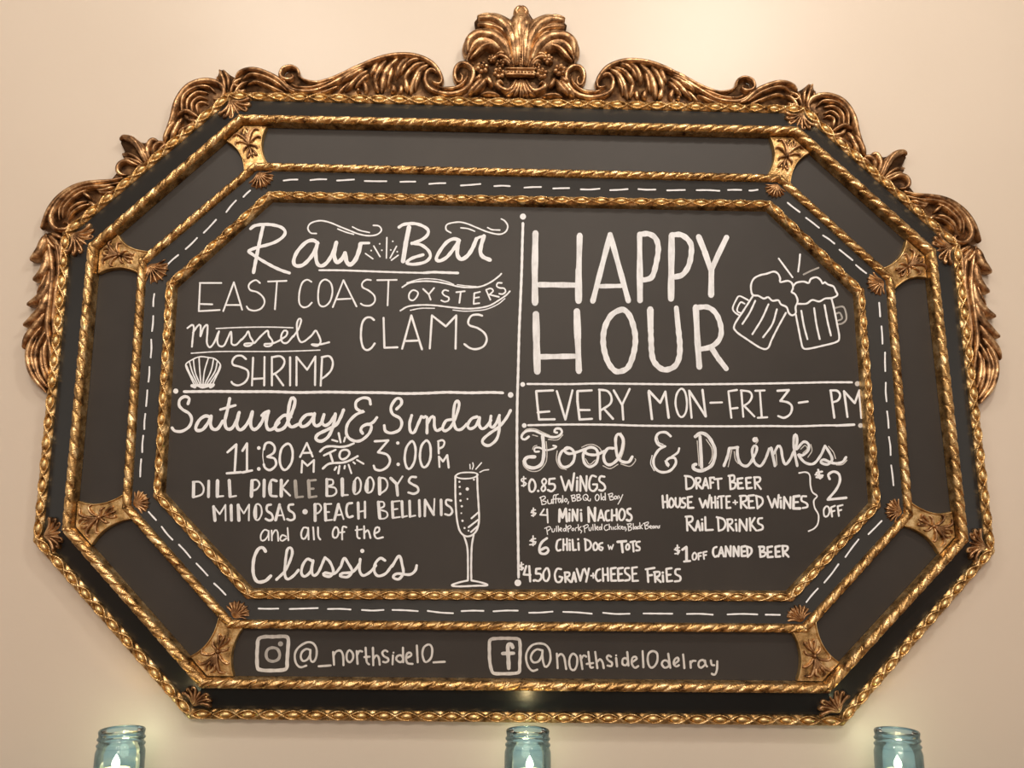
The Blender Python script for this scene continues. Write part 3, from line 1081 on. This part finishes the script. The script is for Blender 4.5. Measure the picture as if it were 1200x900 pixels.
c 598,535 585,555 592,580 607,575 612,550
l 626,530 628,575
c 645,552 634,565 645,576 655,562
l 655,527 657,576
l 680,535 690,575
s 676,536 705,528 705,545 688,552 717,557 710,572 690,576
c 728,547 718,558 726,570 738,558
l 740,550 744,568
l 750,545 757,562
s 778,538 762,575 745,605
@price and words 4 MINI NACHOS|W|600 490 6|2.45
s 1.8 164,645 140,650 142,662 163,668 160,680 138,685
l 1.8 150,633 150,690
l 1.6 134,664 168,668
l 1.9 225,640 198,680 250,682
l 1.9 247,640 252,735
l 2.9 332,728 335,642 355,700 378,637 386,726
l 403,668 403,723
d 1.4 405,645
l 425,722 427,642 458,720 461,642
l 485,668 488,723
d 1.4 485,647
l 3 540,728 537,628 582,722 584,632
l 605,720 625,647 648,720
l 612,700 642,698
s 680,650 662,657 658,695 668,720 686,717
l 702,645 702,720
l 735,640 738,718
l 702,686 737,682
c 772,638 754,665 756,708 775,718 792,690 790,655
s 2.8 832,637 812,642 813,665 838,685 840,708 825,722 806,715
@small script words Pulled Pork, Pulled Chicken, Black Beans|W|600 490 6|1.15
l 243,775 250,818
s 230,775 262,762 272,775 250,793
s 280,778 283,800 297,797 300,778
l 312,760 314,797
l 325,758 328,797
s 335,785 350,778 342,770 334,785 350,795
c 370,775 360,785 367,796 378,782
l 380,750 380,795
l 390,765 396,800
s 385,765 410,755 415,768 396,780
c 427,774 420,785 428,792 436,780
s 446,792 445,775 458,769
l 465,748 468,790
l 485,762 470,778 486,790
l 491,793 484,808
l 507,760 512,803
s 498,762 530,748 535,762 512,778
s 541,770 543,790 555,788 558,768
l 568,748 570,788
l 582,746 585,788
s 592,776 605,768 598,760 591,775 606,787
c 620,765 612,775 619,786 628,773
l 632,745 631,785
s 672,750 655,755 648,775 660,790 677,782
l 683,745 685,783
s 685,768 695,762 701,783
l 711,765 712,783
s 732,762 720,770 724,782 735,778
l 742,745 744,782
l 760,757 746,770 761,782
s 768,772 778,766 772,760 766,773 779,781
l 786,765 787,782
s 787,770 797,765 800,781
l 804,780 798,793
l 815,745 820,790
s 810,745 838,742 835,756 820,765 842,770 838,785 820,792
l 852,742 854,782
c 866,763 860,772 866,780 874,770
l 876,763 878,781
s 892,760 882,768 886,778 896,774
l 898,735 901,778
l 916,750 903,765 917,778
l 932,738 938,778
s 922,742 958,730 955,746 938,755 962,760 955,775 938,780
s 968,768 980,762 974,755 967,768 981,776
c 992,758 986,766 992,775 1000,765
l 1001,758 1003,773
l 1010,758 1012,773
s 1012,764 1020,757 1024,772
s 1040,757 1030,760 1038,768 1029,774
@price and words 6 CHILI DOG W TOTS|W|600 580 6|2.4
s 1.8 165,307 136,313 139,325 163,332 160,345 125,350
l 1.8 148,288 148,356
l 1.6 126,322 168,330
s 3 245,305 212,330 193,370 200,408 235,413 256,390 240,370 205,385
s 342,312 320,323 311,370 322,392 342,386
l 361,312 361,388
l 386,308 388,388
l 361,350 387,348
l 405,338 407,388
d 1.4 405,318
l 425,315 430,388 450,386
l 467,338 470,387
d 1.4 465,312
l 515,312 518,386
s 510,310 545,325 556,355 542,380 518,390
c 586,335 572,355 576,385 594,385 603,358
s 635,337 615,345 612,378 630,390 638,372
l 1.9 638,370 624,365
l 1.7 676,353 684,382 693,362 701,382 712,350
l 3 742,330 802,325
l 3 770,332 778,402
c 813,345 801,365 808,386 824,376 823,352
l 832,332 866,325
l 849,330 855,398
s 898,328 876,333 875,356 897,370 895,388 872,390
@price and words 4.50 GRAVY+CHEESE FRIES|W|600 580 6|2.5
s 1.8 80,488 56,494 60,505 80,512 74,522 54,524
l 1.8 66,475 68,528
l 100,500 82,560 130,562
l 121,500 128,608
d 1.6 154,602
l 200,518 170,520 168,553
s 168,553 200,556 206,583 186,605 162,598
c 242,515 220,550 224,595 246,605 263,570 256,525
s 345,522 318,520 301,560 312,608 340,610 355,582
l 355,580 334,574
l 372,550 376,612
s 370,545 402,547 402,568 376,580
l 380,580 412,612
l 420,612 436,545 450,610
l 424,590 447,588
l 455,520 480,603 500,525
l 510,520 526,562
l 541,517 521,610
l 1.9 555,568 588,566
l 1.9 570,550 572,584
s 618,522 596,535 588,578 605,605 622,598
l 638,518 641,605
l 672,515 676,603
l 640,562 674,560
l 730,512 695,518 698,603 732,602
l 697,558 722,556
l 780,512 745,518 748,603 782,600
l 747,558 772,555
s 822,514 798,517 796,545 826,570 826,595 794,602
l 878,508 845,512 848,605 885,603
l 847,556 873,553
l 952,527 958,612
l 940,523 1002,513
l 955,567 985,563
l 1003,547 1008,612
s 998,543 1037,542 1034,568 1008,580
l 1012,582 1046,612
l 1060,565 1063,610
d 1.5 1060,546
l 1122,515 1085,520 1090,608 1126,604
l 1088,563 1115,560
s 1180,522 1152,525 1150,555 1182,575 1180,602 1145,608
@words DRAFT BEER|W|760 540 6|2.45
l 262,112 266,196
s 254,106 300,115 322,150 305,188 266,200
l 333,127 338,195
s 331,123 362,123 361,148 338,160
l 342,160 373,195
l 380,195 400,122 421,193
l 388,172 415,170
l 432,120 437,192
l 430,120 460,118
l 434,155 455,153
l 462,130 513,125
l 487,128 491,197
l 570,107 576,196
s 562,106 600,104 601,138 578,148 611,158 605,190 576,200
l 660,122 625,128 630,195 666,192
l 628,158 655,156
l 720,118 685,122 690,195 726,190
l 688,156 715,153
l 745,120 750,195
s 741,116 782,118 780,145 752,155
l 758,157 789,198
@words HOUSE WHITE + RED WINES|W|760 540 6|2.45
l 98,246 103,330
l 130,242 133,328
l 102,290 131,288
c 160,262 145,288 149,323 166,325 179,293
s 190,262 190,308 205,328 220,305 221,262
s 258,263 236,266 239,290 261,306 250,328 229,326
l 305,252 275,256 278,332 316,330
l 277,292 300,290
l 358,266 381,328 400,278 416,328 430,242
l 441,258 444,330
l 468,252 471,330
l 442,295 470,292
l 486,285 488,330
d 1.3 486,264
l 492,252 530,248
l 511,250 514,332
l 573,248 546,251 549,332 576,330
l 548,290 568,288
l 1.9 595,293 624,292
l 1.9 608,279 611,306
l 648,250 650,332
s 641,248 686,248 686,278 652,292
l 656,292 692,332
l 741,242 702,246 706,332 742,330
l 704,286 732,283
l 758,250 766,332
s 754,246 795,262 801,298 766,335
l 838,250 869,328 886,268 906,328 915,240
l 930,280 931,330
d 1.4 928,260
l 952,335 953,254 996,333 998,255
l 3.2 1060,247 1020,252 1018,335 1066,335
l 1018,292 1050,290
s 1108,250 1079,251 1076,280 1112,300 1116,324 1084,332
@words RAIL DRINKS|W|760 540 6|2.45
l 268,397 273,490
s 260,393 305,393 306,422 276,438
l 280,440 322,490
l 330,490 346,422 363,490
l 335,465 359,463
l 377,438 379,488
d 1.4 376,413
l 398,396 401,488 452,485
l 488,402 493,488
s 479,396 525,410 541,445 525,480 493,492
l 555,417 559,492
s 551,413 586,413 586,438 560,450
l 565,452 597,490
l 615,442 619,492
d 1.4 613,416
l 640,495 641,412 689,490 690,410
l 712,403 716,490
l 746,402 719,445 757,490
s 798,403 773,408 771,438 800,456 800,480 768,490
@words 1 OFF CANNED BEER|W|760 540 6|2.6
s 1.8 216,610 190,614 192,628 214,636 210,650 186,653
l 1.8 202,593 206,657
l 1.6 182,624 220,632
l 3 238,625 266,606 267,703
l 2.6 250,708 292,704
c 2 325,645 309,665 313,694 330,692 338,666
l 2 352,695 350,651 371,646
l 2 351,671 368,668
l 2 390,690 385,643 409,638
l 2 387,665 405,662
s 478,606 458,615 453,650 466,675 483,668
l 491,672 511,607 529,672
l 498,650 524,648
l 542,672 543,602 576,670 577,600
l 598,672 599,603 632,670 633,602
l 681,600 652,606 655,670 683,668
l 654,638 678,636
l 692,607 697,672
s 688,603 720,615 723,645 697,675
l 782,607 786,670
s 776,604 812,606 808,630 787,638 823,646 815,668 786,675
l 869,602 835,608 838,678 873,675
l 837,643 863,640
l 923,599 892,605 895,675 926,672
l 894,640 919,638
l 942,602 947,670
s 938,599 976,602 973,628 948,640
l 952,642 984,675
@thin curly bracket joining the drink names|W|820 490 6|1.8
s 698,386 745,380 773,402 778,470 792,520 825,548 802,580 808,630 834,680 830,740 805,775 765,795
@large 2 with a dollar sign and underline|W|820 490 6|3
s 2.4 860,376 822,384 825,400 860,406 855,418 820,415
l 2.4 832,362 846,425
l 2 812,398 866,402
s 913,428 904,398 940,376 977,393 985,440 960,500 902,570
l 900,573 1030,560
@small word OFF under the large 2|W|820 490 6|2.1
c 890,620 872,645 876,688 896,690 912,660 906,628
l 930,692 922,628 951,616
l 926,658 948,651
l 978,688 969,620 1004,611
l 974,652 996,645
@@
@rounded square camera icon, thick pale outline|P|290 735 10|4.2
c 130,140 200,112 300,112 440,108 478,140 475,250 465,400 462,470 420,500 250,508 150,498 118,470 112,340 118,230
@round lens and small dot of the camera icon|G|290 735 10|3.4
c 300,240 240,260 218,320 240,380 300,400 360,375 378,320 355,260
d 3 388,195
@at sign and handle beside the camera icon|P|290 735 10|2.5
s 730,265 690,255 640,290 625,350 650,395 700,380 735,320 738,265
s 735,270 735,350 750,400 780,400 808,340 808,250 770,190 710,175 640,205 580,260 555,330 570,420 620,468 690,450
l 835,458 975,448
l 1005,290 1015,440
s 1010,330 1040,285 1090,275 1120,330 1125,445
c 1195,270 1165,310 1165,380 1200,410 1235,370 1235,310
l 1280,280 1290,430
s 1285,330 1310,280 1345,285
s 1385,240 1390,330 1400,410 1425,435
l 1370,350 1432,345
l 1470,240 1475,445
s 1475,370 1510,330 1540,360 1550,440
s 1640,285 1610,270 1580,300 1600,340 1645,365 1650,395 1620,412 1590,405
l 1705,330 1700,435
d 1.2 1712,298
c 1800,330 1755,340 1745,380 1790,410 1825,380
l 1822,240 1825,410
s 1865,360 1920,330 1910,300 1875,305 1858,360 1875,420 1935,430
l 1985,215 1995,410
c 2110,205 2065,240 2050,320 2075,400 2110,402 2155,350 2165,260 2145,210
l 2180,412 2312,405
@square icon outline with a letter f inside|P|565 735 10|3.8
c 95,150 180,132 300,130 420,138 442,180 445,300 440,440 435,520 380,540 250,545 140,540 110,500 90,400 85,250
s 4.6 358,235 345,205 315,200 300,240 305,320 312,480
l 4 240,308 368,305
@at sign and handle beside the f icon|P|565 735 10|2.5
s 700,270 640,260 590,300 570,360 600,410 660,400 700,330 708,270
s 705,275 710,380 735,460 770,450 800,380 790,270 740,205 660,190 580,215 525,290 515,370 540,460 590,510 645,497
l 875,310 885,480
s 880,350 920,315 960,350 985,490
c 1065,310 1030,350 1020,420 1040,490 1080,500 1110,440 1110,350
l 1150,330 1175,490
s 1160,370 1190,330 1220,345
s 1245,290 1255,390 1270,470 1300,470
l 1225,430 1300,420
l 1325,290 1350,480
s 1345,410 1380,375 1410,410 1425,480
s 1510,345 1480,330 1460,355 1480,390 1520,415 1515,455 1470,450
l 1570,360 1580,460
d 1.2 1570,330
c 1690,365 1650,370 1645,430 1685,445 1710,400
l 1700,290 1715,450
s 1765,405 1810,370 1795,345 1760,360 1755,430 1790,475 1830,455
l 1880,280 1890,470
c 2000,280 1950,310 1940,390 1965,465 2010,465 2050,400 2050,310
c 2175,400 2130,390 2105,430 2140,475 2190,450
l 2180,310 2205,475
s 2255,430 2300,390 2290,355 2255,380 2245,430 2275,460 2305,445
l 2355,320 2370,480
l 2440,400 2445,475
s 2440,430 2465,395 2500,395
c 2590,385 2545,400 2535,450 2565,475 2615,430
s 2610,390 2620,440 2635,460
s 2680,390 2690,440 2720,445
s 2755,400 2750,500 2725,555 2690,545
"""
MATS = {'W': WHITE, '2': WHITE2, 'G': GREY, 'P': PALE}
class Ink:
    def __init__(s, proj, up): s.V = []; s.F = []; s.proj = proj; s.n = 0; s.up = up; s.e0 = .00012
    def add(s, poly, rib=False):
        b_ = len(s.V); s.n += 1; e = s.e0 + .00004 * (s.n % 7); m_ = len(poly) // 2 if rib else 0
        s.V += [s.proj(x, y) + s.up * (e + (.000004 * (i % m_) if rib else 0)) for i, (x, y) in enumerate(poly)]; return b_
    def ribbon(s, c, w):
        N = len(c); L = []; R_ = []; rw = w / 2
        for i, p in enumerate(c):
            d = c[min(N-1, i+1)] - c[max(0, i-1)]
            d = d.normalized() if d.length > 1e-6 else Vector((1, 0, 0))
            k = 1 + .07 * math.sin(i * .9 + w * 3 + p.x * .13)
            L.append((p.x - d.y*rw*k, p.y + d.x*rw*k)); R_.append((p.x + d.y*rw*k, p.y - d.x*rw*k))
        b_ = s.add(L + R_, True)
        for i in range(N - 1): s.F.append((b_+i, b_+i+1, b_+N+i+1, b_+N+i))
        for p in (c[0], c[-1]): s.dot(p.x, p.y, rw * .97, 10)
    def dot(s, x, y, r_, n=12):
        b_ = s.add([(x + r_*math.cos(2*math.pi*i/n), y + r_*math.sin(2*math.pi*i/n)) for i in range(n)]); s.F.append(tuple(range(b_+n-1, b_-1, -1)))
def write():
    par, h, cur = panel, .0165, None
    def flush():
        if cur and cur[0].V:
            mk(cur[4], cur[0].V, cur[0].F, cur[1], par, label=cur[2])
    ox = oy = 0; k = 1; w0 = 2
    for ln in TXT.strip().split('\n'):
        if ln == '@@': flush(); cur = None; par, h = wide[4], HW; continue
        if ln[0] == '@':
            flush(); lab, m_, cr_, w = ln[1:].split('|'); ox, oy, k = (float(a) for a in cr_.split()); w0 = float(w)
            nm = 'drawing' if any(q in lab for q in ('drawing', 'burst', 'icon,', 'camera icon', 'mug')) and 'handle beside' not in lab else 'divider_line' if 'line' in lab.split(' of ')[0] and not lab.startswith('word') and 'shadow' not in lab else 'lettering'
            hh = h; cur = [Ink(lambda x, y, hh=hh: P(x, y, hh), Vector((0, -1, 0))), MATS[m_], 'white ' * (m_ in 'W2') + lab, 0, nm]; continue
        t = ln.split(); w = w0; i = 1
        if ',' not in t[1]: w = float(t[1]); i = 2
        pts = [Vector((ox + float(a.split(',')[0]) / k, oy + float(a.split(',')[1]) / k, 0)) for a in t[i:]]
        q = cur[0]
        if t[0] == 'd': q.dot(pts[0].x, pts[0].y, w)
        elif t[0] == 'l':
            for a, b_ in zip(pts, pts[1:]):
                q.ribbon(lerp_path([a, b_], 6), w)
        elif t[0] == 's': q.ribbon(catmull(pts, 1.4), w)
        else: q.ribbon(catmull(pts, 1.4, True), w)
    flush()
write()

# ---------------- white dashes on the narrow grey strips
DASH = {0: ((320, 195, 4), "50,67 115,62;175,65 250,61;300,67 380,62;430,69 532,70;597,73 667,72;732,83 808,79;880,90 972,83;1037,93 1110,93;1178,100 1256,97;1313,104 1388,102;1442,108 1530,105;1580,112 1662,107;1712,107 1792,109;1847,113 1930,111;1985,112 2092,115;2132,111 2194,111;2232,114 2271,110"),
 1: ((900, 220, 7.5), "172,133 278,215;333,265 447,353;483,420 583,492;627,545 742,637;772,680 862,752"),
 2: ((1010, 330, 3.333), "67,83 71,137;76,175 80,243;90,277 91,350;93,395 96,468;98,507 104,572;105,607 112,678;114,718 123,796"),
 3: ((920, 590, 6.92), "782,142 675,250;595,292 488,435;432,493 317,642;265,690 172,800"),
 4: ((290, 700, 3.636), "48,48 132,48;180,50 300,46;343,50 440,52;488,54 580,54;618,54 726,59;768,58 876,68;912,59 1006,58;1048,60 1152,57;1200,66 1300,61;1345,62 1467,70;1515,66 1628,70;1687,69 1810,70;1872,71 1982,74;2045,73 2172,73;2207,74 2268,75"),
 5: ((160, 580, 6.43), "92,128 148,190;190,240 272,338;320,375 407,473;452,517 537,608;585,667 672,753"),
 6: ((150, 320, 3.333), "103,82 99,130;99,168 94,227;91,260 89,330;84,367 80,425;76,458 71,520;68,550 64,610;60,635 56,700;52,727 48,795"),
 7: ((180, 200, 7.5), "850,175 790,232;725,263 640,365;550,432 442,547;383,592 283,690;218,742 120,830")}
for k, ((ox, oy, z), txt) in DASH.items():
    k2 = (k + 1) % 8; p0 = at(A3[k], .031); p1 = at(A3[k2], .031); p2 = at(B3[k], .0245)
    nrm = (p1 - p0).cross(p2 - p0).normalized()
    if nrm.y > 0: nrm = -nrm
    for seg in txt.split(';'):
        (xa, ya), (xb, yb) = [tuple(float(v) for v in a.split(',')) for a in seg.split()]
        q = Ink(lambda x, y: PP(x, y, p0, nrm), nrm)
        a = Vector((ox + xa/z, oy + ya/z, 0)); b_ = Vector((ox + xb/z, oy + yb/z, 0)); nn = (b_-a).length
        mid = (a + b_) / 2 + Vector((-(b_-a).y, (b_-a).x, 0)) * random.uniform(-.03, .03)
        q.e0 = .0007; q.ribbon(catmull([a, mid, b_], 2), 1.9); mk('dash', q.V, q.F, WHITE, inner[k])

# ================= mason jars with candles on the ledge below
USE_ROOT = False
m, nt, b = mat('blue_jar_glass')
for l in list(nt.links): nt.links.remove(l)
out = nt.nodes['Material Output']
tr = nt.nodes.new('ShaderNodeBsdfTransparent'); gl = nt.nodes.new('ShaderNodeBsdfGlossy'); gl.inputs['Roughness'].default_value = .06
lw = nt.nodes.new('ShaderNodeLayerWeight'); lw.inputs['Blend'].default_value = .35
r = ramp(nt, lw.outputs['Facing'], [(0, (.52, .70, .84)), (.5, (.38, .56, .72)), (1, (.04, .10, .17))]); nt.links.new(r.outputs[0], tr.inputs[0])
fz = nt.nodes.new('ShaderNodeFresnel'); fz.inputs[0].default_value = 1.5
df = nt.nodes.new('ShaderNodeBsdfTranslucent'); df.inputs[0].default_value = (.26, .44, .66, 1)
dd = nt.nodes.new('ShaderNodeBsdfDiffuse'); dd.inputs[0].default_value = (.15, .31, .44, 1)
a1 = nt.nodes.new('ShaderNodeMixShader'); a1.inputs[0].default_value = .5; nt.links.new(df.outputs[0], a1.inputs[1]); nt.links.new(dd.outputs[0], a1.inputs[2])
a2 = nt.nodes.new('ShaderNodeMixShader'); a2.inputs[0].default_value = .16; nt.links.new(tr.outputs[0], a2.inputs[1]); nt.links.new(a1.outputs[0], a2.inputs[2])
a3 = nt.nodes.new('ShaderNodeMixShader'); nt.links.new(fz.outputs[0], a3.inputs[0]); nt.links.new(a2.outputs[0], a3.inputs[1]); nt.links.new(gl.outputs[0], a3.inputs[2])
nt.links.new(a3.outputs[0], out.inputs[0]); GLASS = m
m, nt, b = mat('cream_wax'); b.inputs['Base Color'].default_value = (.86, .76, .50, 1); b.inputs['Roughness'].default_value = .5
b.inputs['Subsurface Weight'].default_value = .3; b.inputs['Subsurface Radius'].default_value = (.01, .006, .003); b.inputs['Subsurface Scale'].default_value = .5
b.inputs['Emission Color'].default_value = (1, .80, .38, 1); b.inputs['Emission Strength'].default_value = .55; WAX = m  # emission stands in for flame light glowing through the wax
m, nt, b = mat('candle_flame'); b.inputs['Base Color'].default_value = (0, 0, 0, 1)
b.inputs['Emission Color'].default_value = (1, .86, .50, 1); b.inputs['Emission Strength'].default_value = 14; FLAME = m
m, nt, b = mat('wick'); b.inputs['Base Color'].default_value = (.03, .02, .015, 1); WICK = m
def lathe(name, prof, m, parent, n=40, loc=(0, 0, 0), closed_top=False, label=None):
    V = []; F = []
    for r_, z in prof:
        for j in range(n): a = 2*math.pi*j/n; V.append((r_*math.cos(a), r_*math.sin(a), z))
    for i in range(len(prof) - 1):
        for j in range(n): p = i*n+j; q = i*n+(j+1) % n; F.append((p, q, q+n, p+n))
    F.append(tuple(range(n-1, -1, -1)))
    if closed_top: k_ = (len(prof)-1)*n; F.append(tuple(range(k_, k_+n)))
    return mk(name, V, F, m, parent, True, loc, label=label)
HJ = .072; JH = .135
def jar_z(px, py): return P(px, py, HJ)
jr = [(143.5, 852), (618.5, 855), (1051, 859)]
tops = [jar_z(*p) for p in jr]; ztop = sum(t.z for t in tops) / 3; base = ztop - JH
prof = [(.026, .0), (.0325, .0015), (.0345, .006), (.0350, .012), (.0350, .096), (.0347, .104), (.0330, .109), (.0322, .1115),
 (.0338, .1128), (.0343, .1142), (.0335, .1156), (.0318, .1170), (.0316, .1198), (.0318, .1208), (.0336, .1222), (.0338, .1234), (.0322, .1250), (.0318, .1275), (.0325, .131), (.0328, .1335), (.0318, .135), (.0300, .1345), (.0296, .132)]
info = [('left blue glass canning jar below the lower left corner of the frame', -.006, 'cream candle burning in the left blue jar', .0215, .076),
 ('middle blue glass canning jar under the centre of the frame', .003, 'cream candle burning in the middle blue jar', .0205, .0745),
 ('right blue glass canning jar below the lower right corner of the frame', -.001, 'cream candle burning in the right blue jar', .0180, .0755)]
for t, (lab, dx, clab, cr_, ch) in zip(tops, info):
    j = bpy.data.objects.new('glass_jar', None); sc.collection.objects.link(j); j.location = (t.x, -HJ, base)
    j['label'] = lab; j['category'] = 'jar'; j['group'] = 'blue glass candle jars below the menu board'
    lathe('jar_body', prof[:8], GLASS, j); 
    g_ = lathe('threaded_neck', prof[7:], GLASS, j); me = g_.data
    bpy_f = [p for p in me.polygons if len(p.vertices) > 4]
    import bmesh
    bm = bmesh.new(); bm.from_mesh(me); bmesh.ops.delete(bm, geom=[f for f in bm.faces if len(f.verts) > 4], context='FACES_ONLY'); bm.to_mesh(me); bm.free()
    c = bpy.data.objects.new('candle', None); sc.collection.objects.link(c); c.location = (t.x + dx, -HJ + .002, base + .0005)
    c['label'] = clab; c['category'] = 'candle'; c['group'] = 'candles in the blue jars'
    lathe('wax', [(cr_ * .97, 0), (cr_, .002), (cr_, ch), (cr_ * .96, ch + .002), (cr_ * .86, ch + .0012), (cr_ * .70, ch - .003), (cr_ * .3, ch - .0042), (.0012, ch - .0044)], WAX, c, 28)
    lathe('wick', [(.0007, ch - .0045), (.0007, ch + .004), (.0003, ch + .005)], WICK, c, 8, closed_top=True)
    lathe('flame', [(.0008, ch + .003), (.0040, ch + .0050), (.0058, ch + .0090), (.0054, ch + .0130), (.0034, ch + .0175), (.0016, ch + .0205), (.0004, ch + .0230)], FLAME, c, 12, closed_top=True, label='bright yellow white flame')
    pl_ = bpy.data.lights.new('candle_glow', 'POINT'); pl_.energy = .13; pl_.color = (1, .74, .36); pl_.shadow_soft_size = .004
    po = bpy.data.objects.new('candle_glow', pl_); sc.collection.objects.link(po); po.location = (t.x + dx, -HJ + .002, base + ch + .030)
v, f = boxv((-1.6, -.17, base - .035), (1.6, 0, base)); led = mk('trim_1', v, f, WOOD); led['kind'] = 'structure'
